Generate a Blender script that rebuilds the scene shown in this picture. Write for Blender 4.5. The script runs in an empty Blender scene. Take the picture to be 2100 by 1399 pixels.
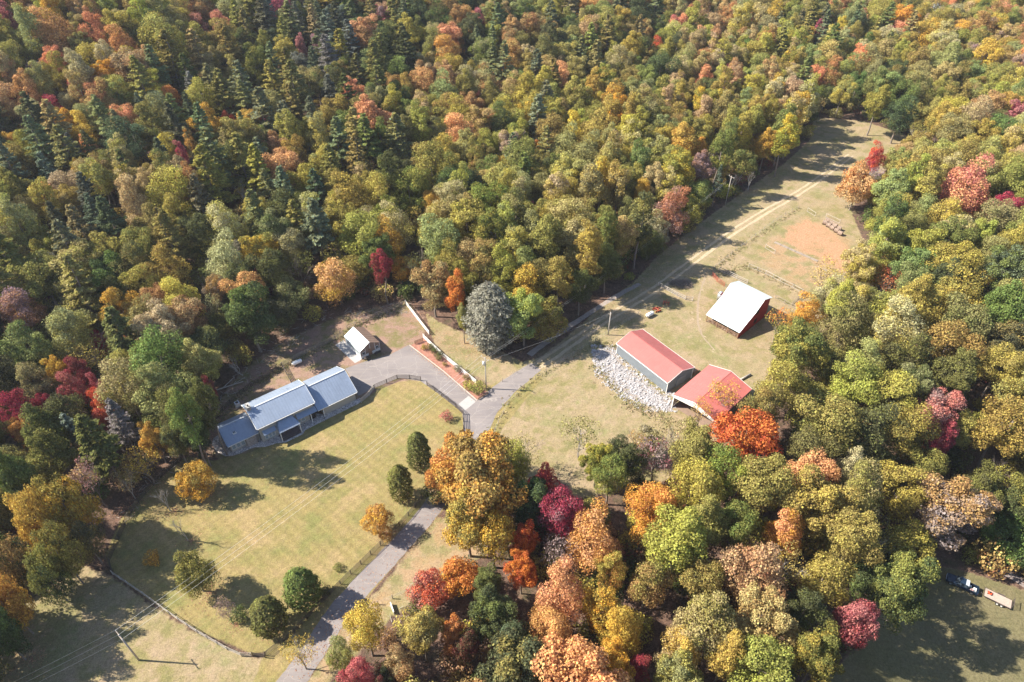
import bpy, bmesh, math, random
import numpy as np
from mathutils import Vector, Matrix

# ------------------------------------------------------------------ camera, world, sun, exposure
CAM_H, PITCH, FPX, W0, H0 = 115.0, 41.0, 1400.0, 2100.0, 1399.0
scene = bpy.context.scene
col = scene.collection
cam_data = bpy.data.cameras.new("camera"); cam = bpy.data.objects.new("camera", cam_data); col.objects.link(cam)
cam.location = (0, 0, CAM_H); cam.rotation_euler = (math.radians(90 - PITCH), 0, 0)
cam_data.sensor_width = 36; cam_data.lens = 36 * FPX / W0; cam_data.clip_end = 12000; cam_data.clip_start = 0.5
scene.camera = cam
SUN_EL, SUN_AZ = math.radians(42), math.radians(176)   # azimuth: direction of the sun, counted from +X towards +Y
world = bpy.data.worlds.new("World"); scene.world = world; world.use_nodes = True
nt = world.node_tree; bg = nt.nodes["Background"]; sky = nt.nodes.new("ShaderNodeTexSky")
sky.sky_type = 'NISHITA'; sky.sun_disc = False; sky.sun_elevation = SUN_EL
sky.sun_rotation = math.pi / 2 - SUN_AZ; sky.altitude = 600; sky.air_density = 1.0; sky.dust_density = 1.0
nt.links.new(sky.outputs[0], bg.inputs[0]); bg.inputs[1].default_value = 0.09
sun_d = bpy.data.lights.new("sun", 'SUN'); sun_d.energy = 5.0; sun_d.angle = math.radians(0.5); sun_d.color = (1.0, 0.92, 0.79)
sun = bpy.data.objects.new("sun", sun_d); col.objects.link(sun)
sdir = Vector((math.cos(SUN_EL) * math.cos(SUN_AZ), math.cos(SUN_EL) * math.sin(SUN_AZ), math.sin(SUN_EL)))
sun.rotation_euler = sdir.to_track_quat('Z', 'Y').to_euler(); sun.location = (-80, 0, 150)
vs = scene.view_settings; vs.view_transform = 'Standard'; vs.look = 'None'; vs.gamma = 1; vs.use_curve_mapping = False
vs.exposure = 1.36
scene.cycles.max_bounces = 5; scene.cycles.diffuse_bounces = 3; scene.cycles.transmission_bounces = 2
scene.cycles.transparent_max_bounces = 4; scene.cycles.volume_bounces = 0; scene.cycles.caustics_reflective = False
scene.cycles.caustics_refractive = False

rng = np.random.default_rng(7); random.seed(7)
R = math.radians

# ------------------------------------------------------------------ terrain height and surveying helpers
def sst(a, b, x):
    t = np.clip((x - a) / (b - a), 0, 1); return t * t * (3 - 2 * t)
def hgt(x, y):
    x = np.asarray(x, float); y = np.asarray(y, float)
    d1 = (x + 75) * -.698 + (y - 100) * .716
    m1 = sst(15, 90, d1)
    h = 42 * sst(15, 270, d1) + m1 * (3.0 * np.sin(x * .031 + 1) * np.sin(y * .027) + 1.5 * np.sin(x * .08 + y * .05))
    d2 = (x - 59) * .82 - (y - 115) * .572
    h = h + 15 * sst(14, 95, d2) * sst(104, 165, y)
    h = h - 9 * sst(46, 80, x) * sst(108, 84, y)
    far = sst(420, 900, np.hypot(x, y)); h = h + far * (25 + 18 * np.sin(x * .006) * np.cos(y * .005))
    return h
_p = R(PITCH)
def ray(px, py):
    u = (px - W0 / 2) / FPX; v = (py - H0 / 2) / FPX
    return np.array([u, math.cos(_p) - v * math.sin(_p), -math.sin(_p) - v * math.cos(_p)])
def at(px, py, off=0.0):
    """point of the place seen at that spot of the survey photo, off metres above the ground"""
    d = ray(px, py); t = np.arange(60, 900, 1.5)
    P = np.array([0, 0, CAM_H])[:, None] + d[:, None] * t
    f = P[2] - hgt(P[0], P[1]) - off
    i = int(np.argmax(f <= 0)) if (f <= 0).any() else len(t) - 1
    if i > 0:
        a = f[i-1] / (f[i-1] - f[i] + 1e-9); tt = t[i-1] + a * (t[i] - t[i-1])
    else: tt = t[0]
    q = np.array([0, 0, CAM_H]) + d * tt
    return q
def pix(x, y, z):
    dy, dz = y, z - CAM_H
    dep = dy * math.cos(_p) - dz * math.sin(_p); up = dy * math.sin(_p) + dz * math.cos(_p)
    return W0/2 + FPX * x / dep, H0/2 - FPX * up / dep, dep
def G(*pts): return [tuple(at(*p)[:2]) for p in pts]

def inside(poly, x, y):
    x = np.asarray(x, float); y = np.asarray(y, float); r = np.zeros(x.shape, bool); n = len(poly)
    for i in range(n):
        x1, y1 = poly[i]; x2, y2 = poly[(i + 1) % n]
        if y1 == y2: continue
        c = ((y1 > y) != (y2 > y)) & (x < (x2 - x1) * (y - y1) / (y2 - y1) + x1); r ^= c
    return r
def sdist(poly, x, y):
    d = np.full(np.shape(x), 1e9); n = len(poly)
    for i in range(n):
        ax, ay = poly[i]; bx, by = poly[(i + 1) % n]; ex, ey = bx - ax, by - ay; l = ex*ex + ey*ey + 1e-9
        t = np.clip(((x - ax) * ex + (y - ay) * ey) / l, 0, 1)
        d = np.minimum(d, np.hypot(x - ax - t * ex, y - ay - t * ey))
    return np.where(inside(poly, x, y), d, -d)
def dline(pts, x, y):
    d = np.full(np.shape(x), 1e9)
    for (ax, ay), (bx, by) in zip(pts[:-1], pts[1:]):
        ex, ey = bx - ax, by - ay; l = ex*ex + ey*ey + 1e-9
        t = np.clip(((x - ax) * ex + (y - ay) * ey) / l, 0, 1)
        d = np.minimum(d, np.hypot(x - ax - t * ex, y - ay - t * ey))
    return d

# ------------------------------------------------------------------ materials
class N:
    def __init__(s, name):
        s.m = bpy.data.materials.new(name); s.m.use_nodes = True; s.t = s.m.node_tree
        s.b = s.t.nodes["Principled BSDF"]; s.out = s.t.nodes["Material Output"]
    def n(s, ty, **k):
        nd = s.t.nodes.new("ShaderNode" + ty)
        for a, v in k.items():
            if a.startswith('_'): nd.inputs[a[1:].replace('_', ' ')].default_value = v
            else: setattr(nd, a, v)
        return nd
    def l(s, a, b): s.t.links.new(a, b)
    def noise(s, scale, detail=4, rough=.55, vec=None):
        nd = s.n("TexNoise"); nd.inputs["Scale"].default_value = scale; nd.inputs["Detail"].default_value = detail
        nd.inputs["Roughness"].default_value = rough
        if vec is not None: s.l(vec, nd.inputs["Vector"])
        return nd.outputs["Fac"]
    def rng(s, x, a, b, c=0., d=1.):
        nd = s.n("MapRange"); s.l(x, nd.inputs[0])
        for i, v in enumerate((a, b, c, d)): nd.inputs[i + 1].default_value = v
        return nd.outputs[0]
    def mix(s, f, a, b, mode='MIX'):
        nd = s.n("Mix", data_type='RGBA', blend_type=mode)
        for inp, v in ((nd.inputs[0], f), (nd.inputs[6], a), (nd.inputs[7], b)):
            if hasattr(v, 'node'): s.l(v, inp)
            elif isinstance(v, tuple): inp.default_value = (*v[:3], 1)
            else: inp.default_value = v
        return nd.outputs[2]
    def math(s, op, a, b=0.):
        nd = s.n("Math", operation=op)
        for inp, v in zip(nd.inputs, (a, b)):
            if hasattr(v, 'node'): s.l(v, inp)
            else: inp.default_value = v
        return nd.outputs[0]
    def bump(s, h, dist=.05, st=.6):
        nd = s.n("Bump"); nd.inputs["Distance"].default_value = dist; nd.inputs["Strength"].default_value = st
        s.l(h, nd.inputs["Height"]); s.l(nd.outputs[0], s.b.inputs["Normal"])
    def pos(s): return s.n("NewGeometry").outputs["Position"]

def simple(name, c, rough=.7, metal=0., var=.18, scale=1.5, spec=.3, c2=None):
    s = N(name); p = s.pos(); f = s.noise(scale, 5, .6, p)
    f2 = s.noise(scale * 9, 3, .6, p)
    dark = tuple(v * (1 - var) for v in c); lite = tuple(min(1, v * (1 + var)) for v in c)
    c1 = s.mix(s.rng(f, .3, .7), dark, lite)
    c1 = s.mix(s.rng(f2, .35, .75, 0, .35), c1, c2 or tuple(v * .6 for v in c))
    s.l(c1, s.b.inputs["Base Color"]); s.b.inputs["Roughness"].default_value = rough
    s.b.inputs["Metallic"].default_value = metal; s.b.inputs["Specular IOR Level"].default_value = spec
    return s.m

def leaf_material():
    s = N("leaf"); s.t.nodes.remove(s.b)
    t1 = s.n("Attribute", attribute_type='INSTANCER', attribute_name='tint')
    t2 = s.n("Attribute", attribute_type='INSTANCER', attribute_name='tint2')
    mx = s.n("Attribute", attribute_type='GEOMETRY', attribute_name='mixv')
    rd = s.n("Attribute", attribute_type='GEOMETRY', attribute_name='rnd')
    oi = s.n("ObjectInfo")
    f = s.math('ADD', mx.outputs["Fac"], s.rng(oi.outputs["Random"], 0, 1, -.16, .16))
    c = s.mix(s.rng(f, .33, .69), t1.outputs["Color"], t2.outputs["Color"])
    hs = s.n("HueSaturation"); s.l(c, hs.inputs["Color"])
    s.l(s.rng(rd.outputs["Fac"], 0, 1, .55, 1.5), hs.inputs["Value"])
    s.l(s.rng(rd.outputs["Fac"], 0, 1, .482, .515), hs.inputs["Hue"])
    d = s.n("BsdfDiffuse"); s.l(hs.outputs[0], d.inputs["Color"])
    tr = s.n("BsdfTranslucent"); s.l(hs.outputs[0], tr.inputs["Color"])
    ms = s.n("MixShader"); ms.inputs[0].default_value = .33
    s.l(d.outputs[0], ms.inputs[1]); s.l(tr.outputs[0], ms.inputs[2]); s.l(ms.outputs[0], s.out.inputs[0])
    return s.m
M_leaf = leaf_material()
M_bark = simple("bark", (.23, .19, .16), .9, var=.3, scale=3)
M_deadwood = simple("pale_dead_wood", (.42, .38, .34), .9, var=.25, scale=3)

def roof_metal(name, c, rough, metal):
    s = N(name); p = s.pos(); f = s.noise(.35, 4, .6, p); f2 = s.noise(3, 4, .7, p)
    c1 = s.mix(s.rng(f, .3, .7), tuple(v*.9 for v in c), tuple(min(1, v*1.07) for v in c))
    c1 = s.mix(s.rng(f2, .48, .75, 0, .4), c1, tuple(v*.66 for v in c))
    tc = s.n('TexCoord'); mp = s.n('Mapping'); mp.inputs['Scale'].default_value = (2.6, .16, .16); s.l(tc.outputs['Object'], mp.inputs['Vector']); f3 = s.noise(1.0, 5, .7, mp.outputs[0])
    c1 = s.mix(s.rng(f3, .48, .75, 0, .45), c1, tuple(v*.6 + .03 for v in c)); c1 = s.mix(s.rng(f3, .42, .25, 0, .3), c1, tuple(min(1, v*1.15 + .02) for v in c))
    s.l(c1, s.b.inputs["Base Color"]); s.l(s.rng(f2, .3, .7, rough - .06, rough + .1), s.b.inputs["Roughness"])
    s.b.inputs["Metallic"].default_value = metal; s.b.inputs["Specular IOR Level"].default_value = .4
    return s.m
M_houseroof = roof_metal("galvanised_roof", (.31, .37, .47), .38, .3)
M_redroof = roof_metal("faded_red_roof", (.44, .14, .125), .42, .0)
M_whiteroof = roof_metal("white_metal_roof", (.58, .645, .645), .45, .0)
M_ridge = simple("ridge_cap_metal", (.60, .62, .64), .4, .3)
M_redridge = simple("red_ridge_cap", (.55, .16, .14), .45)
M_siding = simple("beige_siding", (.45, .42, .37), .7, var=.08)
M_greywall = simple("grey_metal_siding", (.27, .30, .33), .5, .15, var=.07, scale=.6)
M_trim = simple("white_trim", (.80, .80, .78), .5, var=.06)
M_redwall = simple("barn_red_boards", (.33, .035, .035), .75, var=.25, scale=2)
M_dark = simple("dark_interior", (.035, .03, .03), .9)
M_wood = simple("weathered_wood", (.30, .25, .21), .9, var=.25, scale=3)
M_brownwood = simple("brown_boards", (.28, .17, .11), .85, var=.25, scale=3)
M_fencedark = simple("dark_fence_board", (.085, .068, .06), .8, var=.3, scale=2)
M_fencegrey = simple("grey_fence_board", (.42, .38, .34), .85, var=.25, scale=2)
M_fencewhite = simple("white_fence_board", (.76, .75, .72), .6, var=.12, scale=2)
M_stone = simple("chimney_stone", (.36, .31, .28), .9, var=.4, scale=3)
M_concrete = simple("pale_concrete", (.36, .35, .34), .85, var=.08, scale=1)
M_steel = simple("galvanised_steel", (.55, .58, .6), .35, .7, var=.1)
M_whitepaint = simple("white_enamel", (.82, .83, .83), .35, var=.04)
M_rust = simple("rusty_red_paint", (.42, .10, .06), .7, var=.35, scale=4)
M_hay = simple("hay", (.30, .22, .17), .95, var=.35, scale=3)
M_tyre = simple("tyre_rubber", (.02, .02, .02), .8)
M_glassdark = simple("window_glass", (.06, .08, .10), .12, var=.1, spec=.8)
M_glasspale = simple("pale_window_glass", (.34, .40, .42), .15, var=.1, spec=.8)
M_truck = simple("dark_blue_paint", (.018, .035, .065), .22, .2, var=.05, spec=.7)
M_truckwhite = simple("silver_paint", (.55, .6, .66), .3, .2, var=.05)
M_orange = simple("orange_red_plastic", (.6, .09, .03), .5)
M_deck = simple("trailer_deck_boards", (.42, .34, .29), .85, var=.15, scale=4)
M_polywall = simple("translucent_brown_panel", (.26, .18, .14), .5, var=.15)
M_wire = simple("aluminium_wire", (.55, .55, .55), .4, .4)
M_brickpale = simple("mulch_edging", (.45, .39, .34), .8)

def flagstone():
    s = N("flagstones"); p = s.pos(); v = s.n("TexVoronoi", feature='DISTANCE_TO_EDGE'); v.inputs["Scale"].default_value = 1.9
    s.l(p, v.inputs["Vector"]); v2 = s.n("TexVoronoi"); v2.inputs["Scale"].default_value = 1.9; s.l(p, v2.inputs["Vector"])
    hs = s.n("SeparateColor"); s.l(v2.outputs["Color"], hs.inputs[0])
    c = s.mix(hs.outputs[0], (.40, .36, .36), (.66, .60, .56)); j = s.rng(v.outputs["Distance"], .02, .07)
    c = s.mix(j, (.16, .14, .13), c); s.l(c, s.b.inputs["Base Color"]); s.b.inputs["Roughness"].default_value = .85
    s.bump(j, .03, .5); return s.m
M_flag = flagstone()
def asphalt(name, ca, cb, dust):
    s = N(name); p = s.pos(); f = s.noise(.18, 5, .6, p); f2 = s.noise(5, 4, .7, p)
    mp = s.n("Mapping"); mp.inputs["Rotation"].default_value = (0, 0, R(-37)); mp.inputs["Scale"].default_value = (.14, 1.6, 1); s.l(p, mp.inputs["Vector"])
    f3 = s.noise(1.0, 4, .6, mp.outputs[0])
    c = s.mix(s.rng(f, .35, .65), ca, cb); c = s.mix(s.rng(f3, .45, .7, 0, .6), c, dust); c = s.mix(s.rng(f2, .45, .8, 0, .4), c, tuple(v * .7 for v in ca))
    v = s.n("TexVoronoi", feature='DISTANCE_TO_EDGE'); v.inputs["Scale"].default_value = .22
    dn = s.n("TexNoise"); dn.inputs["Scale"].default_value = .8; s.l(p, dn.inputs["Vector"])
    va = s.n("VectorMath", operation='ADD'); s.l(p, va.inputs[0]); s.l(dn.outputs["Color"], va.inputs[1]); s.l(va.outputs[0], v.inputs["Vector"])
    c = s.mix(s.rng(v.outputs["Distance"], .003, .014, .4, 0), c, (.36, .33, .30))
    s.l(c, s.b.inputs["Base Color"]); s.b.inputs["Roughness"].default_value = .9; s.bump(f2, .02, .4); return s.m
M_asphalt = asphalt("worn_asphalt", (.175, .155, .155), (.225, .20, .195), (.26, .225, .205))
M_gravelroad = asphalt("pale_road", (.42, .36, .30), (.50, .43, .36), (.56, .49, .40))
def mulch():
    s = N("mulch"); p = s.pos(); f = s.noise(1.2, 5, .7, p); f2 = s.noise(7, 4, .7, p)
    c = s.mix(s.rng(f, .35, .65), (.25, .105, .075), (.36, .18, .13)); c = s.mix(s.rng(f2, .5, .8, 0, .6), c, (.18, .10, .07))
    s.l(c, s.b.inputs["Base Color"]); s.b.inputs["Roughness"].default_value = .95; s.bump(f2, .06, .8); return s.m
M_mulch = mulch()

# ------------------------------------------------------------------ object helpers
def tag(o, label=None, cat=None, group=None, kind=None):
    if label: o['label'] = label
    if cat: o['category'] = cat
    if group: o['group'] = group
    if kind: o['kind'] = kind
    return o
def empty(name, loc, rz=0):
    o = bpy.data.objects.new(name, None); o.empty_display_size = .5; col.objects.link(o); o.location = loc; o.rotation_euler = (0, 0, rz); return o
def link(name, me, parent=None, loc=None):
    o = bpy.data.objects.new(name, me); col.objects.link(o)
    if parent: o.parent = parent
    if loc is not None: o.location = loc
    return o
class MB:
    def __init__(s): s.v = []; s.f = []
    def add(s, vs, fs):
        k = len(s.v); s.v += [tuple(map(float, v)) for v in vs]; s.f += [tuple(i + k for i in f) for f in fs]; return s
    def box(s, x0, y0, z0, x1, y1, z1, M=None):
        vs = [Vector((x, y, z)) for z in (z0, z1) for y in (y0, y1) for x in (x0, x1)]
        if M: vs = [M @ v for v in vs]
        return s.add(vs, [(0,2,3,1),(4,5,7,6),(0,1,5,4),(2,6,7,3),(0,4,6,2),(1,3,7,5)])
    def slab(s, pts, t=.06):
        """solid sheet: polygon of 3D points given thickness t downwards along its normal"""
        p = [Vector(q) for q in pts]; n = (p[1]-p[0]).cross(p[2]-p[0]).normalized()
        if n.z < -1e-6: p.reverse(); n = -n
        b = [q - n * t for q in p]; k = len(p)
        return s.add(p + b, [tuple(range(k)), tuple(range(2*k-1, k-1, -1))] + [(i, i+k, (i+1) % k + k, (i+1) % k) for i in range(k)])
    def prism(s, poly, axis, a0, a1):
        """poly in the two other coordinates, extruded along axis"""
        def mk(p, a):
            return {'x': (a, p[0], p[1]), 'y': (p[0], a, p[1]), 'z': (p[0], p[1], a)}[axis]
        k = len(poly)
        return s.add([mk(p, a0) for p in poly] + [mk(p, a1) for p in poly],
                     [tuple(range(k)), tuple(range(2*k-1, k-1, -1))] + [(i, i+k, (i+1) % k + k, (i+1) % k) for i in range(k)])
    def tube(s, p, q, r0, r1=None, n=6, caps=True):
        p, q = Vector(p), Vector(q); r1 = r0 if r1 is None else r1; d = (q - p).normalized()
        a = d.orthogonal().normalized(); b = d.cross(a); vs = []
        for c, r in ((p, r0), (q, r1)):
            for i in range(n):
                t = 2 * math.pi * i / n; vs.append(c + a * math.cos(t) * r + b * math.sin(t) * r)
        fs = [(i, (i+1) % n, (i+1) % n + n, i + n) for i in range(n)]
        if caps: fs += [tuple(range(n-1, -1, -1)), tuple(range(n, 2*n))]
        return s.add(vs, fs)
    def mesh(s, name, mat, smooth=False):
        me = bpy.data.meshes.new(name); me.from_pydata(s.v, [], s.f); me.update()
        for m in (mat if isinstance(mat, (list, tuple)) else [mat]): me.materials.append(m)
        bm = bmesh.new(); bm.from_mesh(me); bmesh.ops.recalc_face_normals(bm, faces=bm.faces); bm.to_mesh(me); bm.free()
        if smooth: me.polygons.foreach_set('use_smooth', [True] * len(me.polygons))
        return me
    def build(s, name, mat, parent=None, smooth=False, loc=None): return link(name, s.mesh(name, mat, smooth), parent, loc)

# ------------------------------------------------------------------ the ground plan, surveyed from the photograph
LAWN = G((440,945),(520,925),(600,890),(740,822),(775,800),(820,782),(865,780),(935,838),(952,895),(945,960),(885,1000),(840,1070),(725,1180),(645,1250),(565,1330),(520,1343),(430,1305),(350,1262),(235,1180),(215,1140),(250,1060),(300,1000),(385,935))
FIELD = G((235,1185),(350,1268),(430,1312),(520,1350),(600,1345),(545,1450),(480,1800),(-90,1800),(-90,1290),(60,1235),(150,1150))
BACKYARD = G((420,880),(470,790),(520,740),(600,690),(690,650),(830,615),(870,650),(872,690),(840,715),(740,755),(700,765),(620,800),(480,860))
MEADOW = G((872,640),(900,660),(990,700),(1070,742),(1110,733),(1170,683),(1240,622),(1300,578),(1345,528),(1420,468),(1490,418),(1545,378),(1605,338),(1660,288),(1668,240),(1770,248),(1880,285),(1850,325),(1780,375),(1745,430),(1765,480),(1780,530),(1755,600),(1700,665),(1640,730),(1600,800),(1550,870),(1480,950),(1350,990),(1100,1040),(1000,990),(990,900),(1010,850),(1010,810),(960,770),(890,705))
CLAYSIDE = G((890,1060),(940,1060),(1010,1130),(900,1200),(830,1250),(780,1290),(700,1380),(640,1440),(600,1440),(700,1290),(790,1190),(860,1100))
CLAYTOP = G((1655,447),(1700,468),(1745,508),(1775,548),(1735,562),(1665,528),(1600,492),(1612,465))
CLAYPATCH = G((1655,438),(1700,455),(1755,500),(1785,560),(1750,610),(1660,610),(1580,555),(1530,525),(1600,462))
BACKLAWN = G((1885,1165),(1940,1165),(2010,1180),(2160,1230),(2300,1300),(2300,1600),(1600,1600),(1600,1420),(1700,1385),(1790,1300),(1800,1230))
PADS = G((400,900),(430,860),(600,780),(700,690),(840,690),(1010,790),(1110,740),(1110,780),(1030,880),(1000,960),(880,1060),(650,1330),(560,1500),(520,1440),(640,1300),(860,1010),(940,950),(930,840),(860,790),(750,830),(470,960))
DRYSTRIP = G((880,650),(1000,710),(1060,735),(1000,735),(900,690))
TRACK = G((1100,752),(1160,712),(1250,650),(1345,592),(1405,548),(1480,492),(1560,440),(1640,394),(1700,352),(1745,318))
SIDE = G((1085,728),(1130,695),(1200,648),(1260,610),(1312,582))
LOOP = G((1440,570),(1425,620),(1430,680),(1460,720))

# ground sheet: fine in the middle, coarse out to the horizon
def axis(a, b, step, lo, hi):
    mid = list(np.arange(a, b + .01, step)); o1 = []; s = step; v = a
    while v > lo: s *= 1.35; v -= s; o1.append(v)
    o2 = []; s = step; v = mid[-1]
    while v < hi: s *= 1.35; v += s; o2.append(v)
    return np.array(o1[::-1] + mid + o2)
gx = axis(-120, 190, .9, -3500, 3500); gy = axis(36, 290, .9, -1500, 4500)
X, Y = np.meshgrid(gx, gy); Z = hgt(X, Y)
CORRIDOR = G((840,780),(1010,790),(1110,740),(1110,780),(1030,880),(1000,960),(890,1065),(665,1330),(570,1500),(480,1500),(540,1345),(560,1325),(640,1245),(830,1060),(870,995),(930,950),(925,840))
HOUSEPAD = G((400,900),(430,860),(600,780),(700,690),(840,690),(1010,790),(860,790),(750,830),(470,960))
in_forest = np.minimum.reduce([-sdist(p, X, Y) for p in (LAWN, FIELD, BACKYARD, MEADOW, CLAYSIDE, BACKLAWN, PADS)])
Z = Z + sst(2, 12, in_forest) * .5 * np.sin(X * .5) * np.sin(Y * .43 + X * .2)
def grid_mesh(name, X, Y, Z):
    ny, nx = X.shape; v = np.stack([X, Y, Z], -1).reshape(-1, 3)
    i = np.arange(ny - 1)[:, None] * nx + np.arange(nx - 1)[None]; f = np.stack([i, i + 1, i + nx + 1, i + nx], -1).reshape(-1, 4)
    me = bpy.data.meshes.new(name); me.vertices.add(len(v)); me.vertices.foreach_set('co', v.ravel().astype(np.float32))
    me.loops.add(f.size); me.loops.foreach_set('vertex_index', f.ravel().astype(np.int32))
    me.polygons.add(len(f)); me.polygons.foreach_set('loop_start', np.arange(0, f.size, 4, dtype=np.int32))
    me.polygons.foreach_set('use_smooth', np.ones(len(f), bool)); me.update(calc_edges=True); return me
gme = grid_mesh("ground", X, Y, Z)
def attr(me, name, arr):
    a = me.attributes.new(name, 'FLOAT', 'POINT'); a.data.foreach_set('value', np.asarray(arr, np.float32).ravel())
attr(gme, 'lawn', np.maximum(sst(-1.2, 1.2, sdist(LAWN, X, Y)), sst(-1.2, 1.2, sdist(CORRIDOR, X, Y))))
w_field = np.maximum.reduce([sst(-1.5, 1.5, sdist(p, X, Y)) for p in (FIELD, MEADOW, BACKLAWN)])
attr(gme, 'field', np.maximum(w_field, sst(-2, 2, sdist(CLAYSIDE, X, Y)) * .9))
by = np.maximum(sst(-2, 2, sdist(BACKYARD, X, Y)), sst(-1, 1, sdist(HOUSEPAD, X, Y))); attr(gme, 'yard', by)
clay = np.maximum.reduce([sst(-3.5, 3.5, sdist(CLAYPATCH, X, Y)) * .55, sst(-2.5, 3.5, sdist(CLAYTOP, X, Y)) * 1.25, sst(-2, 2, sdist(CLAYSIDE, X, Y)) * .52, sst(-2, 2, sdist(DRYSTRIP, X, Y)) * .4])
attr(gme, 'clay', clay)
td = dline(TRACK, X, Y); sd_ = dline(LOOP, X, Y)
attr(gme, 'track', .42 * sst(1.0, .2, np.abs(sd_ - .9)))
attr(gme, 'verge', sst(5, 1, td))
attr(gme, 'backlawn_shade', sst(-1.5, 1.5, sdist(BACKLAWN, X, Y)))  # weight of the shade painted into the back lawn's colour

def ground_material():
    s = N("ground_cover"); p = s.pos()
    A = lambda k: s.n("Attribute", attribute_name=k).outputs["Fac"]
    n1 = s.noise(.07, 5, .6, p); n2 = s.noise(.6, 5, .65, p); n3 = s.noise(4.5, 4, .7, p); n4 = s.noise(.22, 4, .6, p); n5 = s.noise(14., 3, .7, p); n6 = s.noise(1.9, 5, .75, p); n7 = s.noise(.11, 7, .68, p)
    nz = s.math('SUBTRACT', n2, .5)
    def w(k, amt=.9): return s.rng(s.math('ADD', A(k), s.math('MULTIPLY', nz, amt)), .42, .62)
    litter = s.mix(s.rng(n2, .35, .65), (.075, .05, .038), (.16, .10, .075)); litter = s.mix(s.rng(n3, .5, .75, 0, .8), litter, (.25, .155, .115))
    litter = s.mix(s.rng(n4, .52, .7, 0, .6), litter, (.06, .07, .03))
    # mown lawn: yellow-green with greener streaks and faint mower lines
    lawn = s.mix(s.rng(n1, .35, .65), (.265, .205, .088), (.225, .188, .074))
    lawn = s.mix(s.rng(n4, .5, .75, 0, .6), lawn, (.135, .155, .048)); lawn = s.mix(s.rng(n2, .45, .8, 0, .6), lawn, (.28, .215, .12)); lawn = s.mix(s.rng(n6, .5, .72, 0, .5), lawn, (.14, .14, .05)); lawn = s.mix(s.rng(n7, .52, .68, 0, .6), lawn, (.165, .175, .06)); lawn = s.mix(s.rng(n7, .47, .32, 0, .75), lawn, (.33, .235, .13))
    def stripes(ang, per, lo, hi):
        mp = s.n("Mapping"); mp.inputs["Rotation"].default_value = (0, 0, R(ang)); s.l(p, mp.inputs["Vector"])
        wv = s.n("TexWave", bands_direction='Y'); wv.inputs["Scale"].default_value = 1 / per * .31; wv.inputs["Distortion"].default_value = 1.2; wv.inputs["Detail"].default_value = 2
        wv.inputs["Detail Scale"].default_value = .4
        s.l(mp.outputs[0], wv.inputs["Vector"]); return s.rng(wv.outputs["Fac"], 0, 1, lo, hi)
    st1 = stripes(-48, 1.5, .95, 1.04); st2 = stripes(40, 2.1, .93, 1.05)
    def mul(c, f):
        m = s.n("VectorMath", operation='SCALE'); s.l(c, m.inputs[0]); s.l(f, m.inputs["Scale"]); return m.outputs[0]
    lawn = mul(mul(lawn, st1), st2)
    field = s.mix(s.rng(n1, .38, .62), (.29, .225, .13), (.235, .195, .088)); field = s.mix(s.rng(n4, .42, .62, 0, .85), field, (.31, .235, .155))
    field = s.mix(s.rng(n7, .5, .64, 0, .7), field, (.17, .185, .062)); field = s.mix(s.rng(n2, .5, .72, 0, .7), field, (.37, .27, .19)); field = s.mix(s.rng(n4, .5, .32, 0, .6), field, (.145, .155, .055)); field = s.mix(s.rng(n6, .52, .72, 0, .55), field, (.15, .13, .07)); field = mul(field, stripes(-50, 2.6, .96, 1.03))
    yard = s.mix(s.rng(n4, .42, .6), (.27, .175, .135), (.17, .15, .065)); yard = s.mix(s.rng(n2, .5, .7, 0, .7), yard, (.33, .225, .185)); yard = s.mix(s.rng(n6, .5, .7, 0, .5), yard, (.12, .085, .06))
    clayc = s.mix(s.rng(n2, .35, .65), (.42, .22, .13), (.35, .225, .135)); clayc = s.mix(s.rng(n4, .5, .7, 0, .8), clayc, (.26, .19, .10))
    dirt = s.mix(s.rng(n3, .35, .7), (.46, .37, .28), (.55, .45, .34))
    c = s.mix(w('field'), litter, field); c = s.mix(w('yard'), c, yard); c = s.mix(w('lawn', .5), c, lawn)
    c = s.mix(s.math('MULTIPLY', w('backlawn_shade'), .8), c, (.125, .115, .06)); c = s.mix(s.rng(s.math('ADD', A('clay'), s.math('MULTIPLY', s.math('SUBTRACT', n4, .5), 2.2)), .38, .95), c, clayc)  # back lawn colour darkened to stand for tree shade, then clay on top
    c = s.mix(s.math('MULTIPLY', s.rng(s.math('ADD', A('verge'), nz), .2, 1.0), .35), c, (.33, .26, .17))
    c = s.mix(s.math('MULTIPLY', w('track', 1.1), .9), c, dirt)
    fine = s.rng(n3, .25, .75, .62, 1.36); c = mul(c, fine); c = mul(c, s.rng(n5, .3, .7, .8, 1.2)); c = mul(c, s.rng(n6, .32, .68, .72, 1.25))
    s.l(c, s.b.inputs["Base Color"]); s.b.inputs["Roughness"].default_value = .95; s.b.inputs["Specular IOR Level"].default_value = .1
    s.bump(s.math('ADD', s.math('MULTIPLY', n3, .5), s.math('ADD', n2, s.math('MULTIPLY', n5, .2))), .22, .8); return s.m
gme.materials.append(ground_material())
ground = link("ground", gme); ground['kind'] = 'structure'

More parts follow.
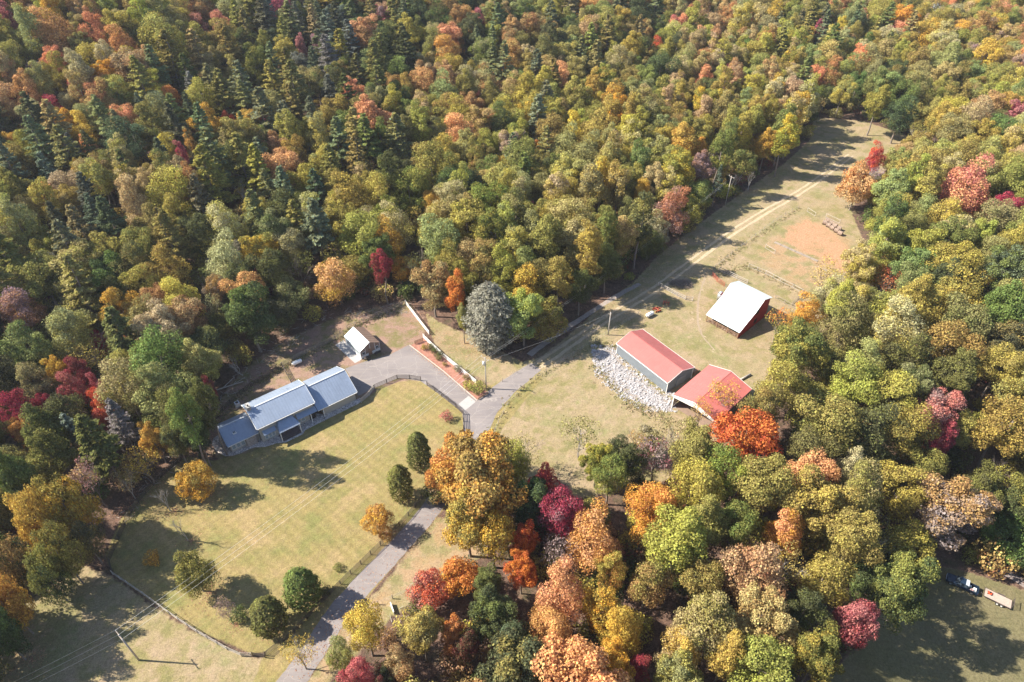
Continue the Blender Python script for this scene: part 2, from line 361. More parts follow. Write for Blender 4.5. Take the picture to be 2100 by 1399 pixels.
def sheet(name, poly, mat, z, kind='structure', parent=None, ragged=0., step=1.2):
    """flat sheet lying on the level part of the ground; ragged: random edge"""
    pts = []
    for i, (a, b) in enumerate(zip(poly, poly[1:] + poly[:1])):
        n = max(1, int(math.dist(a, b) / step)) if ragged else 1
        for k in range(n):
            t = k / n; x = a[0] + (b[0]-a[0]) * t; y = a[1] + (b[1]-a[1]) * t
            if ragged and k: x += random.uniform(-ragged, ragged); y += random.uniform(-ragged, ragged)
            pts.append((x, y, z))
    me = bpy.data.meshes.new(name); me.from_pydata(pts, [], [tuple(range(len(pts)))]); me.update(); me.materials.append(mat)
    if me.polygons[0].normal.z < 0: me.flip_normals()
    o = link(name, me, parent)
    if kind: o['kind'] = kind
    return o
def band(name, pts, widths, mat, z, ragged=.0):
    pts = [Vector((x, y)) for x, y in pts]; P = []
    for i in range(len(pts) - 1):                        # smooth resample (Catmull-Rom)
        p0, p1, p2, p3 = pts[max(i-1, 0)], pts[i], pts[i+1], pts[min(i+2, len(pts)-1)]
        for k in range(8):
            t = k / 8; q = .5 * ((2*p1) + (p2-p0)*t + (2*p0-5*p1+4*p2-p3)*t*t + (3*p1-p0-3*p2+p3)*t**3)
            P.append((q, widths[i] * (1-t) + widths[i+1] * t))
    P.append((pts[-1], widths[-1])); vs, fs = [], []
    for i, (q, w) in enumerate(P):
        d = (P[min(i+1, len(P)-1)][0] - P[max(i-1, 0)][0]).normalized(); n = Vector((-d.y, d.x))
        for sgn in (1, -1):
            r = q + n * sgn * (w/2 + random.uniform(-ragged, ragged)); vs.append((r.x, r.y, z))
        if i: fs.append((2*i-2, 2*i-1, 2*i+1, 2*i))
    me = bpy.data.meshes.new(name); me.from_pydata(vs, [], fs); me.update(); me.materials.append(mat)
    if me.polygons[0].normal.z < 0: me.flip_normals()
    o = link(name, me); o['kind'] = 'structure'; return o

# driveway, parking area, side path
DRIVE = G((560,1440),(612,1380),(655,1315),(700,1250),(760,1182),(825,1112),(885,1042),(935,965),(970,890),(1000,832),(1045,788),(1100,752))
band("driveway", DRIVE, [4.4,4.4,4.3,4.2,4.1,4.0,4.0,4.6,5.4,5.8,4.2,3.4], M_asphalt, .016, .12)
sheet("parking_area", G((717,770),(708,756),(747,742),(800,727),(838,708),(900,757),(960,803),(978,820),(1003,812),(1008,840),(972,893),(952,890),(948,846),(905,812),(863,782),(820,775),(768,795),(735,812)), M_asphalt, .012, ragged=.05)
sheet("concrete_apron", G((940,829),(961,812),(976,824),(954,842)), M_concrete, .020)
sheet("mulch_bed", G((842,709),(868,692),(905,728),(940,752),(985,795),(1003,806),(979,822),(910,763)), M_mulch, .008, ragged=.12)
band("kerb_side_path", SIDE, [1.6,1.7,1.5,1.5,1.2], simple("worn_path", (.30,.26,.235), .9, var=.2, scale=1.5), .009, .12)
sheet("turning_apron", G((985,830),(1030,792),(1085,757),(1110,752),(1095,772),(1055,805),(1020,845),(1004,880),(985,900),(965,895)), M_asphalt, .008, ragged=.08)
sheet("shed_pad", G((688,708),(704,697),(741,738),(728,745)), M_concrete, .010, ragged=.06)
sheet("barn_path", G((2030,1150),(2048,1158),(2125,1205),(2118,1214),(2045,1172)), simple("pale_track", (.24,.20,.19), .9), -8.98, ragged=.25)
# kerb along the bed: a real step
kb = G((840,708),(910,762),(979,822)); mb = MB()
for a, b in zip(kb[:-1], kb[1:]):
    L = math.dist(a, b); ang = math.atan2(b[1]-a[1], b[0]-a[0]); mb.box(0, -.1, 0, L, .1, .14, Matrix.Translation((a[0], a[1], 0)) @ Matrix.Rotation(ang, 4, 'Z'))
k = mb.build("kerb", M_brickpale); k['kind'] = 'structure'

# ------------------------------------------------------------------ generic building pieces
def gable_ribs(mb, p0, p1, q0, q1, step, hgt_=.035, wd=.05):
    """standing seams running from edge p0-p1 (eave) up to edge q0-q1 (ridge)"""
    p0, p1, q0, q1 = map(Vector, (p0, p1, q0, q1)); L = (p1 - p0).length; n = max(1, int(L / step)); nr = (p1 - p0).cross(q0 - p0).normalized()
    if nr.z < 0: nr = -nr
    e = (p1 - p0).normalized() * wd / 2
    for i in range(n + 1):
        t = i / n; a = p0.lerp(p1, t); b = q0.lerp(q1, t)
        vs = [a - e, a + e, b + e, b - e]; mb.add(vs + [v + nr * hgt_ for v in vs], [(4,5,6,7),(0,1,5,4),(1,2,6,5),(2,3,7,6),(3,0,4,7)])
def roof_plane(name, pts, mat, parent, t=.1, step=.6):
    """pts: eave a, eave b, ridge b, ridge a"""
    mb = MB().slab(pts, t); gable_ribs(mb, pts[0], pts[1], pts[3], pts[2], step); return mb.build(name, mat, parent)
def window(parent, x, y, z, w, h, glass, face='y', s=-1, trim=M_trim):
    """framed window standing proud of a wall; face axis, s = outward sign"""
    fr = MB(); t = .07; d0, d1 = sorted((0, s * .06))
    def bx(m, a0, b0, a1, b1, e0, e1):
        if face == 'y': m.box(x + a0, y + e0, z + b0, x + a1, y + e1, z + b1)
        else: m.box(x + e0, y + a0, z + b0, x + e1, y + a1, z + b1)
    for a in ((-w/2, 0, -w/2 + t, h), (w/2 - t, 0, w/2, h), (-w/2 + t, 0, w/2 - t, t), (-w/2 + t, h - t, w/2 - t, h)): bx(fr, *a, d0, d1)
    o = fr.build('window', trim, parent); g = MB(); e0, e1 = sorted((s * .005, s * .03)); bx(g, -w/2 + t, t, w/2 - t, h - t, e0, e1); g.build('pane', glass, o); return o

# ------------------------------------------------------------------ the blue-roofed house (local x along the front, y to the back)
HO = (-35.68, 110.73)
house = empty('house', (*HO, 0), R(37)); tag(house, 'long grey-blue metal roofed house with stone chimney beside the lawn', 'house')
w = MB(); w.box(-28.9, 2.75, 0, -22.6, 8.6, 2.75); w.box(-22.5, 1.45, 0, -10.05, 9.2, 5.05); w.box(-10.0, 2.6, 0, -8.3, 8.0, 2.9); w.box(-8.25, .85, 0, -.25, 10.4, 2.9)
w.prism([(2.75, 2.75), (8.6, 2.75), (8.55, 3.4), (6.3, 4.6)], 'x', -28.85, -28.6); w.prism([(1.45, 5.05), (9.2, 5.05), (5.25, 6.95)], 'x', -22.48, -22.2); w.prism([(1.45, 5.05), (9.2, 5.05), (5.25, 6.95)], 'x', -10.35, -10.08)
w.prism([(.85, 2.9), (10.4, 2.9), (5.5, 5.75)], 'x', -.55, -.28)
w.build('wall', M_siding, house)
roof_plane('roof', [(-29.45, 2.15, 2.8), (-22.52, 2.15, 2.8), (-22.52, 6.4, 4.8), (-29.45, 6.4, 4.8)], M_houseroof, house)
roof_plane('roof', [(-29.45, 9.2, 3.45), (-22.95, 9.2, 3.45), (-22.95, 6.42, 4.8), (-29.45, 6.42, 4.8)], M_houseroof, house)
mr = roof_plane('roof', [(-22.95, .75, 5.2), (-9.65, .75, 5.2), (-9.65, 5.24, 7.32), (-22.95, 5.24, 7.32)], M_houseroof, house)
roof_plane('roof', [(-22.95, 9.75, 5.2), (-9.65, 9.75, 5.2), (-9.65, 5.26, 7.32), (-22.95, 5.26, 7.32)], M_houseroof, house)
roof_plane('roof', [(-9.6, .2, 3.0), (.15, .2, 3.0), (.15, 5.49, 6.0), (-9.6, 5.49, 6.0)], M_houseroof, house)
roof_plane('roof', [(-8.5, 10.95, 3.0), (.15, 10.95, 3.0), (.15, 5.51, 6.0), (-8.5, 5.51, 6.0)], M_houseroof, house)
roof_plane('roof', [(-9.6, 8.6, 4.3), (-8.55, 8.6, 4.3), (-8.55, 5.52, 6.0), (-9.6, 5.52, 6.0)], M_houseroof, house)
roof_plane('porch_roof', [(-14.3, .2, 2.95), (-9.75, .2, 2.95), (-9.75, 1.42, 3.64), (-14.3, 1.42, 3.64)], M_houseroof, house)
roof_plane('porch_roof', [(-22.0, .45, 2.75), (-19.2, .45, 2.75), (-19.2, 1.42, 3.4), (-22.0, 1.42, 3.4)], M_houseroof, house)
pr = MB(); e = 2.95                                             # hipped entrance porch
A, B, C_, D_ = (-19.1, -1.1, e), (-14.35, -1.1, e), (-15.3, 1.42, 4.5), (-18.2, 1.42, 4.5); pr.slab([A, B, C_, D_], .1); gable_ribs(pr, A, B, D_, C_, .5)
pr.slab([(-19.1, 1.42, e), A, D_], .1); pr.slab([B, (-14.35, 1.42, e), C_], .1); pr.build('porch_roof', M_houseroof, house)
for (x0, x1, y, z) in ((-29.47, -22.5, 6.41, 4.8), (-22.98, -9.62, 5.25, 7.32), (-9.58, .18, 5.5, 6.0)): MB().box(x0, y - .16, z - .01, x1, y + .16, z + .05).build('ridge_cap', M_ridge, house)
tr = MB()
for x in (-22.99, -9.61):
    tr = MB(); tr.slab([(x - .05, .73, 5.23), (x + .05, .73, 5.23), (x + .05, 5.25, 7.36), (x - .05, 5.25, 7.36)], .22); tr.slab([(x - .05, 9.77, 5.23), (x + .05, 9.77, 5.23), (x + .05, 5.25, 7.36), (x - .05, 5.25, 7.36)], .22); tr.build('rake_trim', M_trim, house)
tr = MB(); tr.slab([(.16, .18, 3.03), (.24, .18, 3.03), (.24, 5.5, 6.04), (.16, 5.5, 6.04)], .2); tr.slab([(.16, 10.97, 3.03), (.24, 10.97, 3.03), (.24, 5.5, 6.04), (.16, 5.5, 6.04)], .2)
tr.build('rake_trim', M_trim, house)
gt = MB(); gt.box(-22.9, .62, 5.02, -9.7, .74, 5.14); gt.box(-9.6, .07, 2.82, .1, .19, 2.94); gt.box(-29.4, 2.02, 2.62, -22.6, 2.14, 2.74); gt.build('gutter', M_trim, house)
ch = MB(); ch.box(-22.9, 4.6, 4.0, -21.9, 6.9, 6.6); ch.box(-22.75, 4.9, 6.6, -22.0, 6.3, 8.1); chim = ch.build('chimney', M_stone, house)
MB().box(-22.85, 4.8, 8.1, -21.9, 6.4, 8.22).build('cap', M_concrete, chim); MB().tube((-22.4, 5.3, 8.22), (-22.4, 5.3, 8.6), .16, n=8).build('flue', M_dark, chim)
MB().box(-25.6, 2.0, 0, -23.4, 2.74, 2.6).build('stone_wall', M_stone, house)
MB().box(-27.35, 3.9, 3.62, -26.55, 4.9, 3.86).build('skylight', M_whitepaint, house, loc=(0, 0, .02)); MB().box(-27.25, 4.0, 3.88, -26.65, 4.8, 3.93).build('skylight_pane', M_glassdark, house)
for x, y, z in ((-25.7, 6.1, 4.65), (-13.2, 6.9, 6.5), (-20.9, 4.4, 6.9)):
    MB().tube((x, y, z), (x, y, z + .5), .09, n=8).build('vent_pipe', M_steel, house)
for x in (-28.2, -27.2, -26.2): window(house, x, 2.74, .7, .85, 1.5, M_glasspale)
for x in (-21.4, -20.6, -19.8): window(house, x, 1.44, .6, .7, 1.5, M_glasspale)
for x in (-13.9, -12.9): window(house, x, 1.44, .7, .85, 1.4, M_glasspale)
MB().box(-11.4, 1.38, .1, -10.1, 1.44, 2.3).build('door_or_dark_panel', M_dark, house); MB().box(-9.9, 2.5, .05, -8.4, 2.58, 2.5).build('door_or_dark_panel', M_dark, house)  # two dark panels painting the shade inside the porch opening
MB().box(-17.6, 1.36, .1, -16.3, 1.44, 2.2).build('door_or_dark_panel', M_brownwood, house)
for x, y in ((-18.95, -.95), (-14.5, -.95), (-11.3, .35), (-8.35, .35)):
    MB().box(x - .08, y - .08, .12, x + .08, y + .08, 2.85).build('porch_post', M_trim, house)
pf = MB(); pf.box(-18.95, -1.0, .08, -14.5, 1.4, .16); pf.build('porch_floor', simple("porch_deck", (.17, .13, .13), .8), house)
for x0, x1 in ((-18.8, -14.6),):
    rl = MB(); rl.box(x0, -1.02, .9, x1, -.94, .96)
    for i in range(15): xx = x0 + (x1 - x0) * i / 14; rl.box(xx - .02, -1.0, .16, xx + .02, -.96, .9)
    rl.build('railing', M_fencedark, house)
gd = MB()
for k in range(2): gd.box(-.26, 1.8 + k * 4.2, .05, -.2, 5.2 + k * 4.2, 2.4)
gd.build('garage_door', M_trim, house)
# flagstone patio running along the front
pa = [(-29.0, 9.6), (-30.8, 9.2), (-31.7, 7.6), (-31.5, 4.8), (-30.4, 2.6), (-29.2, 1.9), (-27.4, 1.5), (-25.8, 1.5), (-24.4, 1.2), (-22.6, .0), (-20.2, -.5), (-18.6, -1.5), (-14.6, -1.5), (-13.6, -.7), (-8.0, -.6), (-.2, -.5), (.7, -.2), (.8, .9), (-8.2, 1.0), (-9.6, 2.7), (-10, 1.5), (-22.5, 1.6), (-22.7, 2.9), (-28.8, 2.9), (-28.9, 8.6)]
c37, s37 = math.cos(R(37)), math.sin(R(37)); HW = lambda x, y: (HO[0] + x * c37 - y * s37, HO[1] + x * s37 + y * c37)
pat = MB().prism([HW(*p) for p in pa], 'z', -.3, .07).build('patio', M_flag); pat['kind'] = 'structure'
MB_ = MB().prism([HW(*p) for p in ((.6, 10.2), (1.6, 11.4), (.8, 12.3), (-1.2, 11.6), (-1.0, 11.0))], 'z', -.2, .05).build('side_path', M_concrete); MB_['kind'] = 'structure'
pk = MB().prism([HW(*p) for p in ((-9.5, 8.9), (-8.6, 8.9), (-8.6, 11.2), (-7.4, 12.0), (-9.4, 12.2))], 'z', -.2, .045).build('side_path', M_concrete); pk['kind'] = 'structure'

# ------------------------------------------------------------------ grey garage with the red roof
g = empty('metal_garage', (36.4, 113.6, 0), R(-53.7)); tag(g, 'long grey metal garage with a faded red gable roof beside the gravel bed', 'garage')
w = MB(); w.box(-17.2, .05, 0, -.15, 8.6, 3.3); w.prism([(.05, 3.3), (8.6, 3.3), (4.35, 4.75)], 'x', -17.15, -.2)
for i in range(56):
    x = -17.0 + i * .303; w.box(x, .0, .05, x + .06, .06, 3.25)
for i in range(28):
    y = .2 + i * .303; w.box(-.16, y, .05, -.1, y + .06, 3.3)
w.build('wall', M_greywall, g)
roof_plane('roof', [(-17.45, -.25, 3.36), (.05, -.25, 3.36), (.05, 4.33, 4.92), (-17.45, 4.33, 4.92)], M_redroof, g, .07, .45)
roof_plane('roof', [(-17.45, 8.95, 3.36), (.05, 8.95, 3.36), (.05, 4.37, 4.92), (-17.45, 4.37, 4.92)], M_redroof, g, .07, .45)
MB().box(-17.46, 4.2, 4.9, .06, 4.5, 4.96).build('ridge_cap', M_redridge, g)
tt = MB(); tt.box(-17.46, -.33, 3.2, .06, -.26, 3.38); tt.box(-17.46, 8.96, 3.2, .06, 9.03, 3.38)
for x0, y0 in ((-.13, -.02), (-17.26, -.02), (-.13, 8.52), (-17.26, 8.52)): tt.box(x0, y0, .0, x0 + .12, y0 + .12, 3.3)
for x in (.06, -17.52): tt.slab([(x, -.25, 3.4), (x + .07, -.25, 3.4), (x + .07, 4.35, 4.95), (x, 4.35, 4.95)], .16); tt.slab([(x, 8.95, 3.4), (x + .07, 8.95, 3.4), (x + .07, 4.35, 4.95), (x, 4.35, 4.95)], .16)
tt.build('trim', M_trim, g)
MB().box(-.09, 3.2, .02, -.04, 6.4, 2.7).build('garage_door', M_greywall, g)

# ------------------------------------------------------------------ open shelter with the red roof
s_ = empty('open_shelter', (36.7, 109.0, 0), R(44)); tag(s_, 'open-fronted shelter with bright red roof and white gable behind the scarlet tree', 'shelter')
roof_plane('roof', [(-.1, .1, 4.0), (14.4, .1, 4.0), (14.4, -5.48, 5.65), (-.1, -5.48, 5.65)], M_redroof, s_, .08, .45)
roof_plane('roof', [(-.1, -11.4, 4.0), (14.4, -11.4, 4.0), (14.4, -5.52, 5.65), (-.1, -5.52, 5.65)], M_redroof, s_, .08, .45)
MB().box(-.12, -5.65, 5.63, 14.42, -5.35, 5.69).build('ridge_cap', M_redridge, s_)
MB().prism([(-.05, 3.3), (-.05, 3.88), (-5.5, 5.5), (-11.25, 3.88), (-11.25, 3.3), (-5.6, 4.0)], 'x', .02, .1).build('gable_panel', M_trim, s_)
for x in (-.2, 14.41):
    ed = MB(); ed.slab([(x, .1, 4.04), (x + .1, .1, 4.04), (x + .1, -5.5, 5.7), (x, -5.5, 5.7)], .2); ed.slab([(x, -11.4, 4.04), (x + .1, -11.4, 4.04), (x + .1, -5.5, 5.7), (x, -5.5, 5.7)], .2); ed.build('edge_trim', M_trim, s_)
for x in (.15, 4.9, 9.6, 14.2):
    for y in (-.15, -11.1): MB().box(x - .1, y - .1, -.1, x + .1, y + .1, 3.9).build('post', M_wood if x > 1 else M_trim, s_)
for i in range(9): MB().box(.3, -.1, .15 + i * .42, 14.1, -.04, .15 + i * .42 + .36).build('board', M_wood, s_)
MB().box(.6, -10.9, -.02, 14.0, -.3, .05).build('floor', simple("shelter_dirt", (.24, .17, .13), .95), s_)

# ------------------------------------------------------------------ barn
b_ = empty('barn', (58.1, 133.2, 0), R(-46.7)); tag(b_, 'red board barn with a big white metal roof sloping down to an open lean-to', 'barn')
prof = [(-.35, 2.3), (3.1, 3.95), (6.1, 5.35), (9.35, 7.8), (13.7, 6.35)]
for i in range(4):
    (y0, z0), (y1, z1) = prof[i], prof[i+1]; dz = .0
    roof_plane('roof', [(-9.9, y0, z0), (.25, y0, z0), (.25, y1, z1), (-9.9, y1, z1)], M_whiteroof, b_, .07, .5)
MB().box(-9.9, 3.02, 3.96, .25, 3.12, 4.08).build('flashing', M_ridge, b_)
MB().box(-9.92, 9.2, 7.78, .27, 9.5, 7.85).build('ridge_cap', M_ridge, b_)
for x in (-9.6, -.12):
    y = .05; k = 0
    while y < 13.2:
        y2 = min(y + .42, 13.3)
        def zr(q):
            for (a, b), (c, d) in zip(prof[:-1], prof[1:]):
                if q <= c: return b + (d - b) * (q - a) / (c - a) - .12
            return 6.2
        if not (x < -5 and y < 3.0): MB().prism([(y, .02), (y2 - .025, .02), (y2 - .025, zr(y2)), (y, zr(y))], 'x', x + (k % 2) * .012, x + .1 + (k % 2) * .012).build('board', M_redwall, b_)
        y += .42; k += 1
fr = MB(); fr.box(-9.5, 13.2, 0, -.12, 13.3, 6.2); fr.box(-9.5, 3.2, 0, -.12, 3.3, 3.85); fr.build('wall', M_redwall, b_)
for x in (-9.55, -6.4, -3.2, -.12): MB().box(x - .09, -.1, 0, x + .09, .09, 2.25).build('post', M_brownwood, b_)
for z in (.4, .9, 1.35): MB().box(-9.6, -.05, z, -.05, .02, z + .14).build('rail', M_brownwood, b_)
for x0, z0, z1 in ((-.02, 3.9, 5.6), (-.02, 1.0, 2.4)): MB().box(.02, 7.0, z0, .06, 8.3, z1).build('hatch', M_dark, b_)
tk = empty('silver_tank', (*at(1475, 617)[:2], 0)); tag(tk, 'galvanised round feed bin standing at the left wall of the barn', 'feed bin')
MB().tube((0, 0, .6), (0, 0, 2.6), .85, n=20).tube((0, 0, 2.6), (0, 0, 3.2), .85, .2, 20).build('bin', M_steel, tk, True)
for a in range(4): MB().tube((.7*math.cos(a*1.57), .7*math.sin(a*1.57), 0), (.7*math.cos(a*1.57), .7*math.sin(a*1.57), .7), .04).build('leg', M_steel, tk)
hp = MB()
for i in range(90):
    x, y = random.uniform(-9.2, -.6), random.uniform(.3, 2.9); sz = random.uniform(.15, .4); hp.box(-sz, -sz * .6, 0, sz, sz * .6, sz, Matrix.Translation((x, y, random.uniform(0, .7))) @ Matrix.Rotation(random.random() * 6, 4, 'Z') @ Matrix.Rotation(random.random(), 4, 'X'))
hp.v = [tuple(b_.matrix_basis @ Vector(v)) for v in hp.v]; tag(hp.build('stored_lumber', M_wood), 'loose heap of scrap wood stored under the barn lean-to', 'scrap wood', kind='stuff')

# ------------------------------------------------------------------ greenhouse by the parking area
h_ = empty('greenhouse', (-37.5, 125.3, 0), R(-50)); tag(h_, 'small white-framed greenhouse, one roof side white and one brown', 'greenhouse')
roof_plane('roof', [(-7.7, -.1, 2.55), (.1, -.1, 2.55), (.1, 2.78, 4.1), (-7.7, 2.78, 4.1)], M_whiteroof, h_, .05, 3.9)
roof_plane('roof', [(-7.7, 5.65, 2.55), (.1, 5.65, 2.55), (.1, 2.8, 4.1), (-7.7, 2.8, 4.1)], M_polywall, h_, .05, .97)
MB().box(-7.72, 2.68, 4.08, .12, 2.9, 4.14).build('ridge_cap', M_trim, h_)
ww = MB(); ww.box(-7.6, .02, .9, -.02, .06, 2.5); ww.box(-7.6, 5.46, .9, -.02, 5.5, 2.5); ww.build('side_panel', M_glasspale, h_)
MB().prism([(.06, .9), (5.44, .9), (5.44, 2.5), (2.75, 3.95), (.06, 2.5)], 'x', -.08, -.03).build('gable_wall', M_polywall, h_); MB().prism([(.06, .9), (5.44, .9), (5.44, 2.5), (2.75, 3.95), (.06, 2.5)], 'x', -7.58, -7.53).build('gable_wall', M_polywall, h_)
bs = MB(); bs.box(-7.62, 0, 0, 0, .08, .88); bs.box(-7.62, 5.43, 0, 0, 5.51, .88); bs.box(-.08, .1, 0, .0, 5.42, .88); bs.box(-7.62, .1, 0, -7.54, 5.42, .88); bs.build('base_wall', M_trim, h_)
for i in range(9):
    x = -7.6 + i * .945
    for y in (-.01, 5.45): MB().box(x - .03, y, .9, x + .03, y + .07, 2.5).build('stud', M_trim, h_)
for y, z in ((0, 2.5), (1.4, 3.2), (2.75, 3.9), (4.1, 3.2), (5.42, 2.5)): MB().box(-.03, y, .02, .03, y + .08, z).build('stud', M_trim, h_)
window(h_, .03, .85, 1.2, .9, .8, M_glassdark, 'x', 1); window(h_, .03, 4.65, 1.2, .9, .8, M_glassdark, 'x', 1)
MB().box(.0, 2.2, .05, .05, 3.2, 2.1).build('door_or_dark_panel', M_brownwood, h_)
for lx, ly, lab in ((.9, 1.2, 'dark potting bench by the left front of the greenhouse'), (1.0, 4.2, 'dark potting bench by the right front of the greenhouse')):
    t_ = MB(); M_ = Matrix.Translation((-37.5, 125.3, 0)) @ Matrix.Rotation(R(-50), 4, 'Z') @ Matrix.Translation((lx, ly, 0)); t_.box(-.35, -.8, .65, .35, .8, .72, M_)
    for dx in (-.3, .3):
        for dy in (-.7, .7): t_.box(dx - .04, dy - .04, 0, dx + .04, dy + .04, .65, M_)
    t_.box(-.2, -.5, .72, .1, -.1, 1.0, M_); t_.box(-.1, .2, .72, .2, .6, .95, M_); tag(t_.build('potting_bench', M_fencedark), lab, 'bench')

# ------------------------------------------------------------------ fences
UB = MB().box(0, -.5, -.5, 1, .5, .5)
_bm = {}
def unit(mat):
    if mat.name not in _bm: _bm[mat.name] = UB.mesh('board', mat)
    return _bm[mat.name]
def bar(name, parent, a, b, w, h, mat):
    a, b = Vector(a), Vector(b); d = b - a; o = link(name, unit(mat), parent, a); o.rotation_mode = 'XYZ'
    o.rotation_euler = (0, -math.asin(max(-1, min(1, d.z / d.length))), math.atan2(d.y, d.x)); o.scale = (d.length, w, h); return o
def fence(name, label, pts, rails, mat, h=1.3, step=2.5, cat='fence', group=None, pw=.13, rail_h=.13, rail_w=.035, two=True, wire=False):
    x0, y0 = pts[0]; root = empty(name, (x0, y0, 0)); tag(root, label, cat, group); P = []
    for a, b in zip(pts[:-1], pts[1:]):
        n = max(1, round(math.dist(a, b) / step))
        for i in range(n): P.append((a[0] + (b[0]-a[0]) * i / n, a[1] + (b[1]-a[1]) * i / n))
    P.append(pts[-1]); P = [(x - x0, y - y0, float(hgt(x, y))) for x, y in P]
    for x, y, z in P:
        j = random.uniform(-.05, .05); bar('post', root, (x, y, z - .3), (x + j * .6, y + j * .5, z + h + .08 + j), pw, pw, mat)
    if wire:
        m = MB()
        for p, q in zip(P[:-1], P[1:]):
            for zz in (.35, .75, 1.1): m.tube((p[0], p[1], p[2] + zz), (q[0], q[1], q[2] + zz), .008, n=3, caps=False)
        m.build('wire', M_wire, root)
    k = 2 if two else 1
    for i in range(0, len(P) - 1, k):
        segs = [(P[i], P[min(i + k, len(P) - 1)])]
        if k == 2 and i + 2 < len(P):
            a, b, c = (Vector(P[i][:2]), Vector(P[i+1][:2]), Vector(P[i+2][:2]))
            if ((b - a).normalized() - (c - b).normalized()).length > .06: segs = [(P[i], P[i+1]), (P[i+1], P[i+2])]
        for p, q in segs:
            for r_ in range(rails):
                zz = .18 + (h - .22) * r_ / max(1, rails - 1) if rails > 1 else h * .8
                jz = random.uniform(-.025, .025); bar('board', root, (p[0], p[1], p[2] + zz + jz), (q[0], q[1], q[2] + zz + jz), rail_w, rail_h, mat)
    return root
g2 = 'dark board fences around the lawn'
fence('board_fence', 'dark four-board fence curving from the house along the parking area to the driveway', G((768,797),(793,786),(815,777),(840,777),(863,781)), 4, M_fencedark, group=g2)
fence('board_fence', 'dark four-board fence between the lawn and the parking area exit', G((876,791),(892,803),(920,824),(935,836),(950,850),(951,880),(947,915),(938,950)), 4, M_fencedark, group=g2)
fence('board_fence', 'long dark four-board fence following the driveway down to the lawn corner', G((915,975),(878,1008),(838,1058),(800,1100),(720,1177),(655,1242),(605,1298),(545,1345)), 4, M_fencedark, group=g2)
fence('board_gate', 'dark board gate at the lowest corner of the lawn', G((519,1345),(545,1349)), 5, M_fencedark, step=3, cat='gate', two=False)
fence('rail_fence', 'weathered grey fence along the lower edge of the lawn beside the bottom field', G((232,1178),(262,1198),(296,1221),(348,1260),(406,1298),(467,1333),(496,1346),(517,1346)), 3, M_fencegrey, h=1.2, group='grey fences')
fence('board_fence', 'dark board fence on the left edge of the lawn against the woods', G((388,930),(345,965),(300,1012),(270,1050),(245,1105),(225,1150),(232,1176)), 4, M_fencedark, group=g2)
fence('board_fence', 'dark board fence behind the blue-roofed house', G((400,925),(438,868),(458,843),(488,815),(515,794),(541,778),(579,753)), 4, M_fencedark, group=g2)
fence('board_fence', 'brown fence running from behind the house to the greenhouse', G((579,751),(604,738),(627,726),(668,706),(705,688)), 4, M_wood, h=1.3, group=g2)
fence('board_fence', 'short dark fence joining the back fence to the blue-roofed house', G((580,753),(588,768),(598,787)), 4, M_fencedark, group=g2)
fence('board_fence', 'greyish fence along the leaf litter behind the greenhouse', G((712,676),(745,662),(790,642),(832,624)), 3, M_wood, group=g2)
fence('white_board_fence', 'white board fence running up from the mulch bed towards the woods', G((832,624),(848,645),(864,666),(880,686)), 4, M_fencewhite, step=2.4, rail_h=.2, group='white fences')
fence('white_board_fence', 'white board fence behind the shrubs of the mulch bed', G((868,693),(885,710),(904,728),(925,745),(948,764),(976,787)), 4, M_fencewhite, step=2.4, rail_h=.2, group='white fences')
fence('picket_gate', 'small brown gate beside the top shrub of the mulch bed', G((851,706),(867,700)), 5, M_brownwood, h=1.1, step=2.5, cat='gate', two=False)
fence('brick_planter_rail', 'low brown timber edging at the point of the mulch bed', G((981,820),(1001,808)), 3, M_brownwood, h=.6, step=1.2, cat='edging', two=False)
fence('stone_coloured_fence', 'dense pale slatted fence between the garage wing and the board fence', G((741,826),(757,812),(767,798)), 6, M_fencegrey, h=1.4, step=2.2, cat='fence', two=False)
g3 = 'wire fences beside the track'
fence('wire_fence', 'wire fence with thin posts beside the meadow track above the barn', G((1458,556),(1475,543),(1500,522),(1530,500),(1558,478),(1585,458),(1610,441),(1637,428)), 0, M_wood, h=1.2, step=2.8, group=g3, pw=.1, wire=True)
fence('wire_fence', 'wire fence with thin posts curving beside the driveway below the junction', G((1008,905),(1022,868),(1042,830),(1075,795),(1120,763),(1175,728),(1225,697),(1275,668),(1325,635)), 0, M_wood, h=1.1, step=3.1, group=g3, pw=.09, wire=True)
fence('wire_fence', 'wire fence on the near side of the stone path by the woods', G((1030,783),(1060,765),(1110,738),(1150,712)), 0, M_wood, h=1.1, step=3.2, group=g3, pw=.09, wire=True)
fence('wire_fence', 'sagging wire fence on the clay bank beside the lower driveway', G((690,1345),(730,1290),(775,1240),(805,1228),(835,1215),(855,1190),(875,1180)), 0, M_wood, h=1.2, step=4.5, group=g3, pw=.12, wire=True)
fence('rail_fence', 'pale rail fence crossing the paddock above the barn', G((1535,548),(1570,562),(1600,578),(1625,590),(1645,601)), 2, M_fencegrey, h=1.2, step=3.2, group='grey fences', rail_h=.12)
fence('rail_fence', 'dark short rail fence at the right end of the paddock', G((1646,602),(1636,615),(1624,626)), 3, M_wood, h=1.2, group='grey fences')
fence('rail_fence', 'pale board fence just above the barn roof', G((1475,556),(1492,563),(1510,572),(1532,582)), 3, M_fencegrey, h=1.3, group='grey fences', rail_h=.17)
fence('rail_fence', 'low rail fence at the far side of the barn shadow', G((1590,612),(1608,622),(1632,634)), 2, M_wood, h=1.1, group='grey fences')
fence('rail_fence', 'pale gate fence across the farm entrance by the brush pile', G((1350,586),(1368,596),(1388,607),(1405,615),(1420,617)), 3, M_fencegrey, h=1.2, step=2.2, group='grey fences', rail_h=.16)
fence('corral_panel', 'red metal corral panel left of the barn', G((1460,566),(1470,578),(1485,588)), 5, M_rust, h=1.5, step=2.0, cat='corral panel', two=False, rail_h=.06, rail_w=.05, pw=.07)
